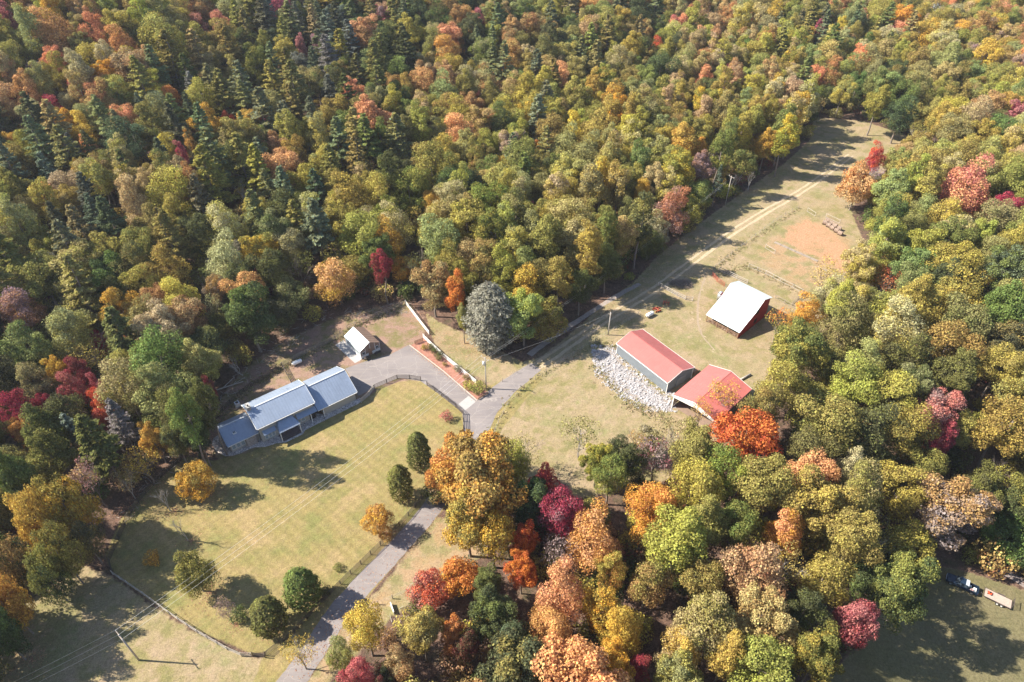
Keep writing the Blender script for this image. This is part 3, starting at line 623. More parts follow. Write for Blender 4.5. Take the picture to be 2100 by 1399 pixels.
for lab, a, b in (('pale gate frame at the upper end of the wire fence', (1655,434), (1671,444)), ('pale gate frame beside the hay bales', (1693,446), (1721,459)), ('pale gate frame in the middle of the paddock', (1569,509), (1588,521)), ('pale gate frame at the right end of the grey timber strip', (1671,553), (1692,563))):
    fence('gate_frame', lab, G(a, b), 2, M_fencegrey, h=1.4, step=4, cat='gate frame', group='pale gate frames', two=False, rail_h=.07, rail_w=.07, pw=.1)
A_, B_2 = at(1588, 497), at(1690, 542); d_ = (B_2 - A_)[:2]; L_ = float(np.hypot(*d_)); d_ /= L_
root = empty('timber_strip', (A_[0], A_[1], 0), math.atan2(d_[1], d_[0])); tag(root, 'long low line of grey timbers dividing the clay patch from the paddock', 'timber edging')
for i in range(int(L_ / 2.4)):
    for k in range(3): bar('timber', root, (i * 2.4 + random.uniform(0, .1), -.3 + k * .3, .07 + .02 * k), (i * 2.4 + 2.3, -.3 + k * .3 + random.uniform(-.05, .05), .08), .22, .16, M_wood)

# ------------------------------------------------------------------ utility poles and wires
def utility_pole(label, base, h, arm=None, transformer=False, lean=(0, 0)):
    r = empty('utility_pole', tuple(base)); tag(r, label, 'utility pole', 'utility poles')
    MB().tube((0, 0, -.5), (lean[0], lean[1], h), .17, .11, 8).build('post', M_fencegrey, r, True)
    if arm is not None:
        ux, uy = math.cos(arm), math.sin(arm); MB().tube((lean[0] - ux * 1.2, lean[1] - uy * 1.2, h - .35), (lean[0] + ux * 1.2, lean[1] + uy * 1.2, h - .35), .07, n=6).build('crossarm', M_wood, r)
        for t in (-1.1, 0, 1.1): MB().tube((lean[0] + ux * t, lean[1] + uy * t, h - .28), (lean[0] + ux * t, lean[1] + uy * t, h - .02), .05, n=6).build('insulator', M_whitepaint, r)
    if transformer: MB().tube((-.42, -.1, h - 2.2), (-.42, -.1, h - 1.2), .27, n=12).build('transformer', M_whitepaint, r, True)
    return r
u1 = at(285, 1354); u2 = at(997, 797); u3 = at(1247, 687); u4 = at(1487, 420)
al = math.atan2(u2[1]-u1[1], u2[0]-u1[0]) + math.pi / 2
utility_pole('wooden utility pole with crossarm in the shaded bottom-left field', u1, 9.0, al); utility_pole('utility pole with a white transformer beside the mulch bed', u2, 10.0, al, True)
utility_pole('slim utility pole between the track and the grey garage', u3, 7.5); utility_pole('utility pole at the wood edge beside the upper meadow', u4, 10.5, R(120))
def wires(label, a, b, offs, sag=1.2, r=.016):
    m = MB()
    for ox, oy, oz in offs:
        p = Vector(a) + Vector((ox, oy, oz)); q = Vector(b) + Vector((ox, oy, oz)); pr = p
        for i in range(1, 15):
            t = i / 14; c = p.lerp(q, t) - Vector((0, 0, sag * 4 * t * (1-t))); m.tube(pr, c, r, n=3, caps=False); pr = c
    tag(m.build('power_line', M_wire), label, 'power line', 'power lines')
ux, uy = math.cos(al) * 1.1, math.sin(al) * 1.1
t1 = (u1[0], u1[1], u1[2] + 9); t2 = (u2[0], u2[1], u2[2] + 10); off3 = [(-ux, -uy, 0), (0, 0, 0), (ux, uy, 0)]
wires('three overhead wires crossing above the lawn from the bottom field', t1, t2, off3, 1.5)
wires('three overhead wires leaving the bottom field pole towards the lower left', t1, (u1[0] - 55, u1[1] - 33, 9), off3, 1.5)
wires('two overhead wires along the wood edge above the stone path', t2, (u4[0], u4[1], u4[2] + 10.3), [(0, 0, 0), (.5, .5, -.6)], 1.8)
wires('single overhead wire to the slim pole by the garage', (u2[0], u2[1], 8.8), (u3[0], u3[1], 7.4), [(0, 0, 0)], .8, .012)

# ------------------------------------------------------------------ farm things
def lying_tank(label, p, ang, L, r_, mat):
    o = empty('propane_tank', (p[0], p[1], 0), ang); tag(o, label, 'propane tank', None); m = MB(); z = r_ + .2
    m.tube((-L/2, 0, z), (L/2, 0, z), r_, n=14, caps=False)
    for s in (-1, 1): m.tube((s*L/2, 0, z), (s*(L/2+.18), 0, z), r_, r_*.75, 14, False); m.tube((s*(L/2+.18), 0, z), (s*(L/2+.28), 0, z), r_*.75, r_*.2, 14)
    m.build('tank', mat, o, True); MB().tube((0, 0, z + r_ - .03), (0, 0, z + r_ + .18), .16, n=10).build('valve_cover', M_steel, o)
    for x in (-L*.3, L*.3): MB().box(x - .08, -r_*.7, 0, x + .08, r_*.7, .3).build('foot', M_concrete, o)
lying_tank('white propane tank by the brown fence behind the house', at(610, 747), R(35), 2.0, .5, M_whitepaint)
lying_tank('white tank standing in the meadow beside the red implements', at(1332, 649), R(38), 2.0, .55, M_whitepaint)
ac = at(488, 832); o = empty('heat_pump', (ac[0], ac[1], 0), R(37)); tag(o, 'white outdoor heat pump unit behind the left part of the house', 'heat pump')
MB().box(-.5, -.5, .1, .5, .5, 1.05).build('case', M_whitepaint, o); MB().tube((0, 0, 1.05), (0, 0, 1.09), .38, n=16).build('fan_grille', M_fencedark, o); MB().box(-.7, -.7, 0, .7, .7, .1).build('pad', M_concrete, o)
def implement(label, p, ang, s):
    o = empty('farm_implement', (p[0], p[1], 0), ang); tag(o, label, 'farm implement', 'red farm implements')
    f = MB(); f.box(-1.3*s, -.08, .55, 1.3*s, .08, .7); f.box(-.08, -1.1*s, .5, .08, 1.1*s, .65); f.box(-.9*s, -.9*s, .5, .9*s, -.75*s, .62); f.box(-.9*s, .75*s, .5, .9*s, .9*s, .62); f.build('frame', M_rust, o)
    for x in (-.8, 0, .8):
        for y in (-.8, .8): MB().tube((x*s, (y-.05)*s, .32), (x*s, (y+.05)*s, .32), .32, n=12).build('disc', M_rust, o)
    MB().tube((1.3*s, 0, .6), (2.0*s, 0, .5), .05).build('drawbar', M_rust, o); return o
implement('red rusty disc implement nearest the white meadow tank', at(1347, 637), R(25), .85); implement('red rusty implement farther from the white meadow tank', at(1366, 623), R(70), .8)
bp = at(1398, 583); m = MB()
for i in range(260):
    a, rr = random.random() * 6.28, random.random() ** .6; p = Vector((bp[0] + math.cos(a) * 3.4 * rr, bp[1] + math.sin(a) * 2.0 * rr, random.uniform(0, 1.1 * (1 - rr) + .2)))
    d = Vector((random.gauss(0, 1), random.gauss(0, 1), random.gauss(0, .25))).normalized() * random.uniform(.5, 1.4); m.tube(p - d, p + d, random.uniform(.02, .06), n=3)
tag(m.build('brush_pile', M_bark), 'low heap of dark cut brush by the farm entrance', 'brush pile', kind='stuff')
bale = None; A_ = at(1690, 460); B_2 = at(1722, 482); 
for i in range(9):
    row, k = i % 2, i // 2; t = k / 4.0; p = A_ * (1 - t) + B_2 * t; dx, dy = (.0, 0) if row == 0 else (1.3, 1.25)
    o = empty('hay_bale', (p[0] + dx, p[1] + dy, 0), R(-38 + random.uniform(-12, 12))); nm = ['first', 'second', 'third', 'fourth', 'fifth'][k]
    tag(o, f"round hay bale, {nm} of the {'nearer' if row == 0 else 'farther'} row by the clay patch", 'hay bale', 'hay bales')
    if bale is None: bale = MB().tube((-.62, 0, .68), (.62, 0, .68), .7, n=18).mesh('bale', M_hay); bw = MB().tube((-.3, 0, .68), (-.26, 0, .68), .712, n=18).tube((.26, 0, .68), (.3, 0, .68), .712, n=18).mesh('netting', M_fencedark)
    link('bale', bale, o); link('twine', bw, o)
lg = at(1523, 778); tag(MB().tube((lg[0] - 2.2, lg[1] - 1.4, .3), (lg[0] + 2.2, lg[1] + 1.4, .35), .28, .24, 10).build('log', M_deadwood, None, True), 'pale felled log lying behind the red shelter', 'log')
st_ = at(1425, 765); tag(MB().box(-1.2, -.4, 0, 1.2, .4, .6, Matrix.Translation((st_[0], st_[1], 0)) @ Matrix.Rotation(R(44), 4, 'Z')).box(-1.0, -.3, .6, .4, .3, 1.0, Matrix.Translation((st_[0], st_[1], 0)) @ Matrix.Rotation(R(44), 4, 'Z')).build('pallet_stack', M_brownwood), 'brown stack of pallets between garage and shelter', 'pallet stack')
# fallen dead tree behind the house
dt = at(498, 770); o = empty('dead_tree', (dt[0], dt[1], float(hgt(dt[0], dt[1])))); tag(o, 'grey dead tree with bare forked limbs beside the back fence', 'dead tree'); o.scale = (.62, .62, .62); o.rotation_euler = (R(18), R(-24), .4)
DEAD = o
fl = at(455, 800); m = MB()
for a, b, r0 in (((-4.5, -2, .25), (4.5, 2.4, .5), .2), ((0, 0, .3), (2.2, 3.6, .9), .1), ((-2, -.8, .3), (-3.4, 2.2, .8), .09), ((2, 1, .4), (4.8, 3.4, 1.0), .07)): m.tube((fl[0]+a[0], fl[1]+a[1], a[2]), (fl[0]+b[0], fl[1]+b[1], b[2]), r0, r0*.5, 7)
tag(m.build('fallen_tree', M_deadwood), 'fallen grey trunk with side limbs lying below the dead tree', 'fallen tree')
# gravel bed in front of the garage: loose stones
gp = G((1213,722),(1240,708),(1262,712),(1268,735),(1300,765),(1362,812),(1385,822),(1378,845),(1340,838),(1290,812),(1245,775),(1218,748))
xs, ys = zip(*gp); m = MB(); nst = 0
gr_ = np.random.default_rng(5)
while nst < 5600:
    x, y = gr_.uniform(min(xs), max(xs)), gr_.uniform(min(ys), max(ys)); d = float(sdist(gp, np.array([x]), np.array([y]))[0])
    cl = math.sin(x * 1.3 + 2 * math.sin(y * .9)) * math.sin(y * 1.7 + x * .4)
    if d < -2.2 or (d < .9 and gr_.random() > .35) or (cl > .45 and gr_.random() > .3): continue
    r = gr_.uniform(.06, .26) * (1.9 if gr_.random() < .09 else .9); a = gr_.random() * 6.28; k = [r * gr_.uniform(.7, 1.15) for _ in range(5)]
    vb = [(x + math.cos(a + i*1.257) * k[i], y + math.sin(a + i*1.257) * k[i], -.03) for i in range(5)]; vt = [(x + math.cos(a + i*1.257) * k[i] * .65, y + math.sin(a + i*1.257) * k[i] * .65, r * gr_.uniform(.4, .75)) for i in range(5)]
    m.add(vb + vt, [(5,6,7,8,9)] + [(i, (i+1) % 5, (i+1) % 5 + 5, i + 5) for i in range(5)]); nst += 1
tag(m.build('pale_gravel', simple("pale_stone", (.37, .355, .36), .85, var=.35, scale=2.5)), 'bed of loose pale stones in front of the grey garage', 'gravel', kind='stuff')
gb = sheet("gravel_bed", gp, simple("gravel_dirt", (.27, .23, .20), .95, var=.3, scale=2), .006, ragged=.5)
# wheel tracks up the meadow
def offset(pts, o):
    out = []
    for i, p in enumerate(pts):
        a, b = Vector(pts[max(i-1, 0)]), Vector(pts[min(i+1, len(pts)-1)]); d = (b - a).normalized(); out.append((p[0] - d.y * o, p[1] + d.x * o))
    return out
M_rut = simple("pale_wheel_rut", (.42, .33, .22), .95, var=.2, scale=1.2)
for s in (-.95, .95): band("wheel_track", offset(TRACK, s), [1.0, .9, .8, .8, .8, .85, .85, .8, .7, .5], M_rut, .010, .16)
band("wheel_track", offset(LOOP, .8), [.5, .5, .5, .3], simple("faint_rut", (.30, .235, .165), .95), .006, .14)
# shrubs along the mulch bed
# ------------------------------------------------------------------ pickup with trailer
tp, tq = at(1938, 1186), at(2003, 1217); ang = math.atan2(tq[1]-tp[1], tq[0]-tp[0]); ctr = (tp + tq) / 2
TZ = float(hgt(ctr[0], ctr[1])); o = empty('pickup_truck', (ctr[0], ctr[1], TZ), ang + math.pi); tag(o, 'dark blue crew-cab pickup with a loaded bed, parked on the shaded back lawn', 'pickup truck')
bd = MB(); bd.box(-2.75, -.95, .45, -.95, -.82, 1.08); bd.box(-2.75, .82, .45, -.95, .95, 1.08); bd.box(-2.75, -.82, .45, -.95, .82, .62); bd.box(-2.8, -.82, .62, -2.7, .82, 1.05); bd.box(-.95, -.95, .42, 1.3, .95, 1.08)
bd.prism([(1.3, .42), (2.75, .42), (2.8, .8), (2.7, 1.02), (1.3, 1.12)], 'y', -.93, .93) if False else bd.add([(1.3,-.94,.42),(2.75,-.88,.42),(2.8,-.86,.8),(2.65,-.84,1.0),(1.3,-.92,1.12),(1.3,.94,.42),(2.75,.88,.42),(2.8,.86,.8),(2.65,.84,1.0),(1.3,.92,1.12)], [(0,1,2,3,4),(9,8,7,6,5),(0,5,6,1),(1,6,7,2),(2,7,8,3),(3,8,9,4),(4,9,5,0)])
body = bd.build('body', M_truck, o)
cb = MB(); cb.add([(-.95,-.86,1.08),(1.25,-.86,1.08),(.55,-.74,1.72),(-.75,-.74,1.74),(-.95,.86,1.08),(1.25,.86,1.08),(.55,.74,1.72),(-.75,.74,1.74)], [(0,1,2,3),(7,6,5,4),(1,5,6,2),(2,6,7,3),(3,7,4,0)]); cb.build('cab', M_truck, o)
gl = MB(); gl.slab([(1.2,-.74,1.14),(1.2,.74,1.14),(.62,.66,1.68),(.62,-.66,1.68)], .02); gl.v = [(x + .03, y, z + .03) for x, y, z in gl.v]; gl.build('windscreen', M_glassdark, o)
for s in (-1, 1):
    sg = MB(); sg.add([(-.8, s*.875, 1.14), (1.0, s*.875, 1.14), (.48, s*.78, 1.64), (-.7, s*.78, 1.64)], [(0,1,2,3)]); sg.build('side_window', M_glassdark, o)
    for x in (-1.85, 1.85):
        wh = MB().tube((x, s*.72, .38), (x, s*.97, .38), .38, n=16).build('wheel', M_tyre, o); MB().tube((x, s*.972, .38), (x, s*.985, .38), .22, n=12).build('rim', M_steel, wh)
    MB().box(2.66, s*.62 - .16, .72, 2.83, s*.62 + .16, .9).build('headlight', M_glasspale, o); MB().box(.95, s*1.0 - .12, 1.05, 1.1, s*1.0 + .12, 1.25).build('mirror', M_truck, o)
    MB().box(-2.83, s*.8 - .1, .7, -2.76, s*.8 + .1, 1.0).build('tail_light', M_orange, o)
MB().box(-.93, -.7, 1.1, -.35, .7, 1.755).build('rear_cab_panel', M_truckwhite, o); MB().box(2.72, -.5, .6, 2.84, .5, .85).build('grille', M_steel, o)
cg = empty('bed_cargo', (ctr[0], ctr[1], TZ), ang + math.pi); tag(cg, 'white and pink sacks and a bucket heaped in the pickup bed', 'cargo')
for i, (x, y, s, mt) in enumerate(((-1.3, -.3, .3, M_whitepaint), (-1.7, .35, .35, simple("pink_sack", (.6, .4, .38), .8)), (-2.2, -.1, .33, M_whitepaint), (-2.3, .45, .2, M_steel), (-1.5, .0, .22, simple("green_sack", (.2, .35, .2), .8)))):
    MB().add([(x-s, y-s*.7, .63), (x+s, y-s*.8, .63), (x+s*1.1, y+s*.7, .63), (x-s*.9, y+s*.8, .63), (x-s*.7, y-s*.5, .63+s), (x+s*.6, y-s*.5, .66+s), (x+s*.7, y+s*.4, .6+s), (x-s*.6, y+s*.5, .65+s)], [(3,2,1,0),(4,5,6,7),(0,1,5,4),(1,2,6,5),(2,3,7,6),(3,0,4,7)]).build('sack', mt, cg)
qp, qq = at(2020, 1214, .6), at(2074, 1240, .6); an2 = math.atan2(qq[1]-qp[1], qq[0]-qp[0]); Lq = float(np.hypot(*(qq - qp)[:2]))
o = empty('flatbed_trailer', (qp[0], qp[1], TZ), an2); tag(o, 'long flatbed trailer with pale wooden deck hitched behind the pickup', 'trailer')
nb = 11
for i in range(nb): y0 = -.98 + i * 1.96 / nb; MB().box(0, y0 + .008, .60 + .004 * (i % 2), Lq, y0 + 1.96 / nb - .008, .645 + .004 * (i % 2)).build('deck_board', M_deck, o)
f = MB(); f.box(-.05, -1.05, .45, Lq + .02, -.99, .66); f.box(-.05, .99, .45, Lq + .02, 1.05, .66); f.box(-.1, -1.05, .45, -.04, 1.05, .66)
f.tube((-1.5, 0, .5), (0, -.7, .5), .05); f.tube((-1.5, 0, .5), (0, .7, .5), .05); f.tube((-1.7, 0, .5), (-1.4, 0, .5), .07); f.build('frame', M_fencedark, o)
rp = MB()
for i in range(7): rp.box(Lq + .05, -.95 + i*.3, .5, Lq + .1, -.9 + i*.3, 1.7)
rp.box(Lq + .04, -1.0, 1.66, Lq + .12, 1.0, 1.74); rp.box(Lq + .04, -1.0, .5, Lq + .12, 1.0, .56); rp.build('ramp', M_fencedark, o)
for s in (-1, 1):
    for x in (Lq * .52, Lq * .68):
        wh = MB().tube((x, s*1.06, .32), (x, s*1.26, .32), .32, n=14).build('wheel', M_tyre, o); MB().tube((x, s*1.262, .32), (x, s*1.275, .32), .17, n=10).build('rim', M_whitepaint, wh)
    MB().box(Lq*.45, s*1.16 - .12, .66, Lq*.75, s*1.16 + .12, .7).build('mudguard', M_fencedark, o)
ca, sa = math.cos(an2), math.sin(an2); W2 = lambda x, y: (qp[0] + x*ca - y*sa, qp[1] + x*sa + y*ca)
mw = empty('push_mower', (*W2(.75, .1), TZ + .65), an2); tag(mw, 'small orange-red mower at the front of the trailer deck', 'mower')
MB().box(-.35, -.28, .1, .35, .28, .3).build('deck', M_orange, mw); MB().tube((0, 0, .3), (0, 0, .5), .14, n=12).build('engine', M_dark, mw)
for x in (-.3, .3):
    for y in (-.3, .3): MB().tube((x, y - .03, .1), (x, y + .03, .1), .1, n=10).build('wheel', M_tyre, mw)
hd = MB(); hd.tube((-.3, -.2, .25), (-.9, -.2, .8), .02); hd.tube((-.3, .2, .25), (-.9, .2, .8), .02); hd.tube((-.9, -.2, .8), (-.9, .2, .8), .02); hd.build('handle', M_steel, mw)
# sign-like board and pole bits on the clay bank
wb = at(805, 1250); tag(MB().box(-.08, -1.0, 0, .08, 1.0, .9, Matrix.Translation((wb[0], wb[1], 0)) @ Matrix.Rotation(R(25), 4, 'Z')).build('white_board', M_trim), 'plain white board standing on the clay bank by the wire fence', 'board')

# ------------------------------------------------------------------ tree kinds
def leaf_mesh(name, P, Nn, size, mixv, seed, elong=1.0, axis=None):
    """one small leaf-spray face per point, lying across the normal Nn"""
    r = np.random.default_rng(seed); n = len(P)
    Nn = Nn / (np.linalg.norm(Nn, axis=1, keepdims=True) + 1e-9)
    A = r.normal(size=(n, 3)) if axis is None else axis + r.normal(size=(n, 3)) * .25
    A = A - (A * Nn).sum(1, keepdims=True) * Nn; A /= np.linalg.norm(A, axis=1, keepdims=True) + 1e-9
    B = np.cross(Nn, A); s = (size * r.uniform(.45, 1.45, n))[:, None]
    e = elong; k = r.uniform(.55, 1, (n, 4, 1))
    V = np.stack([P + A*s*e*k[:,0], P + B*s*k[:,1] + Nn*s*.25, P - A*s*e*k[:,2], P - B*s*k[:,3] - Nn*s*.2], 1).reshape(-1, 3)
    me = bpy.data.meshes.new(name); me.vertices.add(4*n); me.vertices.foreach_set('co', V.astype(np.float32).ravel())
    me.loops.add(4*n); me.loops.foreach_set('vertex_index', np.arange(4*n, dtype=np.int32))
    me.polygons.add(n); me.polygons.foreach_set('loop_start', np.arange(0, 4*n, 4, dtype=np.int32)); me.update(calc_edges=True)
    for nm, a in (('mixv', mixv), ('rnd', r.random(n))):
        at_ = me.attributes.new(nm, 'FLOAT', 'FACE'); at_.data.foreach_set('value', np.asarray(a, np.float32))
    me.materials.append(M_leaf); return me
def sph(r, n):
    v = r.normal(size=(n, 3)); return v / np.linalg.norm(v, axis=1, keepdims=True)

def lobed(seed, rx, zc, rz, nlobe, per, lr=(.2, .34), size=.25, tall=0., low=-.75, fill=.0):
    """crown of leaf lobes scattered over an uneven ellipsoid; tall>0 narrows it upwards"""
    r = np.random.default_rng(seed); nb = max(7, nlobe // 7); B = sph(r, nb * 5); B = B[B[:, 2] > low + .15][:nb]
    for _ in range(25):                                     # spread the boughs
        d_ = B[:, None] - B[None]; l_ = (d_ ** 2).sum(-1, keepdims=True) + .02; B = B + .02 * (d_ / l_).sum(1); B /= np.linalg.norm(B, axis=1, keepdims=True); B[:, 2] = np.maximum(B[:, 2], low + .1)
    B = B * r.uniform(.36, .80, (len(B), 1)); pick_ = r.integers(len(B), size=nlobe * 3); Dl = sph(r, nlobe * 3)
    C = B[pick_] + Dl * r.uniform(.16, .36, (nlobe * 3, 1)); C = C[(np.linalg.norm(C, axis=1) > .42) & (C[:, 2] > low)][:nlobe]; nl = len(C)
    D = C / np.linalg.norm(C, axis=1, keepdims=True); bm_ = r.uniform(-.16, .16, len(B))[pick_[:nl]]; shrink = 1 - tall * np.clip(C[:, 2], -.3, 1)
    C[:, 0] *= rx * shrink; C[:, 1] *= rx * shrink * r.uniform(.85, 1.0); C[:, 2] = zc + C[:, 2] * rz
    LR = r.uniform(*lr, nl) * rx; lm = r.random(nl) * .34 + .33 + .12 * D[:, 2] + bm_
    Ps, Ns, Ms = [], [], []
    for i in range(nl):
        d = sph(r, per); q = C[i] + d * (LR[i] * r.uniform(.58, 1.2, per))[:, None] * np.array([1, 1, .82])
        keep = np.ones(per, bool)
        dd = np.linalg.norm((q[:, None] - C[None]) / np.array([1, 1, .85]), axis=2) / LR[None]; dd[:, i] = 9
        keep &= dd.min(1) > .72
        keep &= (d[:, 2] > -.55) | (r.random(per) < .35)
        Ps.append(q[keep]); Ns.append(d[keep] * .9 + (D[i] * .35) + sph(r, keep.sum()) * .85); Ms.append(np.full(keep.sum(), lm[i]) + r.normal(0, .09, keep.sum()))
    P = np.concatenate(Ps); return P, np.concatenate(Ns), np.concatenate(Ms), C, LR

def limb(mb, p, q, r0, r1, r, bend=.12, seg=3, n=5):
    p, q = Vector(p), Vector(q); L = (q - p).length; prev = p
    for i in range(1, seg + 1):
        t = i / seg; c = p.lerp(q, t)
        if i < seg: c += Vector(r.normal(0, bend * L * .5, 3)) * (1 - abs(2*t-1)*.5)
        mb.tube(prev, c, r0 + (r1-r0) * (i-1)/seg, r0 + (r1-r0) * t, n, caps=False); prev = c
def trunk_mesh(name, seed, h, r0, targets, mat):
    r = np.random.default_rng(seed); mb = MB(); base = Vector((0, 0, -1.0)); top = Vector((r.normal(0, .3), r.normal(0, .3), h))
    limb(mb, base, top, r0, r0 * .3, r, .03, 4, 7)
    for q in targets:
        z = max(h * .3, min(h * .95, q[2] - abs(np.hypot(q[0], q[1])) * .8)); t = (z + 1) / (h + 1); s = base.lerp(top, t)
        limb(mb, s, q, r0 * .42 * (1.2 - t), .03, r, .12, 3, 4)
    return mb.mesh(name, mat, True)

def bare_branches(seed, h, spread, mat, name, levels=4):
    r = np.random.default_rng(seed); mb = MB()
    def grow(p, d, L, rad, lv):
        q = p + d * L; mid = p + d * L * .5 + Vector(r.normal(0, L * .06, 3))
        mb.tube(p, mid, rad, rad * .8, 4 if lv > 1 else 3, False); mb.tube(mid, q, rad * .8, rad * .55, 4 if lv > 1 else 3, False)
        if lv == 0: return
        for _ in range(int(r.integers(3, 5))):
            a = Vector(r.normal(0, 1, 3)).normalized(); nd = (d + a * spread + Vector((0, 0, .18))).normalized()
            grow(p.lerp(q, r.uniform(.45, 1)), nd, L * r.uniform(.55, .8), max(rad * .52, .022), lv - 1)
    grow(Vector((0, 0, -.5)), Vector((r.normal(0, .05), r.normal(0, .05), 1)).normalized(), h * .36, h * .014 + .05, levels)
    return mb.mesh(name, mat)

KINDS = {}
def reg(kind, crown, trunk, Rr, zc, H): KINDS.setdefault(kind, []).append((crown, trunk, Rr, zc, H))
for i in range(9):       # broad oak-like crowns
    rz = (7.4, 6.4, 8.2, 7.0, 7.6, 6.2, 8.4, 7.2, 7.6)[i]; zc = 19.0 - rz - (i % 3) * .4
    P, Nn, Mv, C, LR = lobed(100 + i, 5.5, zc, rz, (66, 84, 76, 60, 96, 72, 80, 100, 66)[i], 400, ((.2, .34), (.15, .27), (.18, .3))[i % 3], .21, low=-.85)
    reg('b', leaf_mesh("broad_crown", P, Nn, .168, Mv, i), trunk_mesh("trunk", i, zc + 1, .33, C[np.argsort(-LR)[:9]] * np.array([.8, .8, .97]), M_bark), 5.5, zc, zc + rz)
for i in range(4):       # open-grown crowns reaching nearly to the ground
    rz = (5.0, 4.4, 5.4, 4.7)[i]; zc = rz + 1.1
    P, Nn, Mv, C, LR = lobed(150 + i, 5.0, zc, rz, (80, 66, 92, 74)[i], 360, (.17, .3), .2, low=-.9)
    reg('l', leaf_mesh("low_crown", P, Nn, .15, Mv, 15 + i), trunk_mesh("trunk", 15 + i, zc + 1, .26, C[::10] * np.array([.8, .8, .97]), M_bark), 5.0, zc, zc + rz)
for i in range(6):       # tall narrow crowns, pointed
    rz = (9.2, 8.2, 9.8, 8.6, 9.0, 8.0)[i]; zc = 23.5 - rz
    P, Nn, Mv, C, LR = lobed(200 + i, 4.1, zc, rz, (84, 70, 90, 64, 80, 74)[i], 250, (.2, .33), .2, tall=(.42, .5, .36, .3, .45, .55)[i], low=-.85)
    reg('t', leaf_mesh("tall_crown", P, Nn, .18, Mv, 20 + i), trunk_mesh("trunk", 20 + i, zc + 5, .3, C[::9] * np.array([.75, .75, .98]), M_bark), 4.1, zc, zc + rz)
for i in range(5):       # layered pines
    r = np.random.default_rng(300 + i); Ps, Ns, Ms, Ax, tips = [], [], [], [], []; H = 23.0
    z = 6.0 + i * .8
    while z < H - .4:
        f = (z - 6) / (H - 6); L0 = 5.3 * (1 - f ** 1.6) * (.9 + .1 * math.sin(z * 2 + i)) + .45
        for b in range(int(r.integers(5, 7))):
            a = r.uniform(0, 2*math.pi); L = L0 * r.uniform(.65, 1.12); up = .1 + .25 * f; d = np.array([math.cos(a), math.sin(a), up]); sd = np.array([-math.sin(a), math.cos(a), 0])
            n = int(26 + 20 * L); t = r.uniform(.18, 1, n) ** .75; w = .62 * np.sin(np.clip(t, 0, 1) * 2.6) * L * .3 + .14
            q = np.array([0, 0, z]) + d * (t * L)[:, None] + sd * (r.uniform(-1, 1, n) * w)[:, None] + np.array([0, 0, 1]) * (r.normal(0, .09, n) - .25 * (t*t) * L * .3)[:, None]
            Ps.append(q); Ns.append(np.array([0, 0, 1.]) + d * .35 + sph(r, n) * .55); Ms.append(.5 + r.normal(0, .14, n)); Ax.append(np.tile(d, (n, 1))); tips.append(np.array([0, 0, z]) + d * L * .8)
        z += .95 * (1 - .45 * f)
    reg('p', leaf_mesh("pine_crown", np.concatenate(Ps), np.concatenate(Ns), .19, np.concatenate(Ms), 30 + i, 1.9, np.concatenate(Ax)), trunk_mesh("trunk", 40 + i, H - .3, .3, tips[::7], M_bark), 4.9, 14.0, H)
for i in range(3):       # dense clipped-looking conifers
    r = np.random.default_rng(400 + i); n = 6400; H = 10.5; zz = r.random(n) ** .85; u = zz * 2 - 1
    prof = np.sqrt(np.clip(1 - np.abs(u * .92 + .16) ** 2.4, 0, 1)) * (1 - .22 * zz) ; th = r.uniform(0, 2*math.pi, n)
    lump = 1 + .16 * np.sin(th * 5 + zz * 9 + i) * np.sin(zz * 17 + th * 3) + r.normal(0, .06, n); rr = 2.35 * prof * lump * r.uniform(.86, 1.05, n)
    P = np.stack([np.cos(th) * rr, np.sin(th) * rr, .5 + zz * (H - .5)], 1); Nn = np.stack([np.cos(th), np.sin(th), .35 + u], 1) + sph(r, n) * .6
    reg('c', leaf_mesh("dense_conifer_crown", P, Nn, .14, .5 + .35 * (lump - 1) / .16 * .5 + r.normal(0, .1, n), 50 + i, 1.5), trunk_mesh("trunk", 50 + i, 8, .22, [], M_bark), 2.35, 5.4, H)
for i in range(2):       # feathery spruce-like big conifer, rounded outline
    r = np.random.default_rng(450 + i); Ps, Ns, Ms, Ax = [], [], [], []; H = 20.
    for b in range(210):
        f = (b + r.random()) / 210; z = 1.0 + 17.5 * f; L = 4.9 * math.sqrt(max(.05, 1 - .9 * (2 * f - .92) ** 2)) * r.uniform(.8, 1.15)
        a = b * 2.399; d = np.array([math.cos(a), math.sin(a), .18 * f - .05]); sd = np.array([-math.sin(a), math.cos(a), 0]); n = int(30 + 14 * L); t = r.uniform(.3, 1.05, n)
        q = np.array([0, 0, z]) + d * (t*L)[:, None] + sd * (r.normal(0, .34, n) * (.4 + t))[:, None] + np.array([0, 0, 1]) * (r.normal(0, .16, n) - .5 * t*t)[:, None]
        Ps.append(q); Ns.append(np.array([0, 0, .9]) + d * .8 + sph(r, n) * .7); Ms.append(.5 + r.normal(0, .2, n)); Ax.append(np.tile(d, (n, 1)))
    reg('f', leaf_mesh("feathery_crown", np.concatenate(Ps), np.concatenate(Ns), .15, np.concatenate(Ms), 60 + i, 1.9, np.concatenate(Ax)), trunk_mesh("trunk", 60 + i, 19, .3, [], M_bark), 4.4, 9.5, H)
for i in range(3):       # thin crowns that show their branches
    P, Nn, Mv, C, LR = lobed(500 + i, 5.0, 9.5, 5.4, 58, 46, (.18, .32), .19, low=-.5)
    reg('s', leaf_mesh("thin_crown", P, Nn, .18, Mv, 70 + i), bare_branches(70 + i, 15.5, .62, M_deadwood if i == 1 else M_bark, "trunk"), 5.0, 9.5, 15)
for i in range(2): reg('n', None, bare_branches(80 + i, 15.0, .6, M_deadwood, "branches"), 4.8, 9.5, 15)
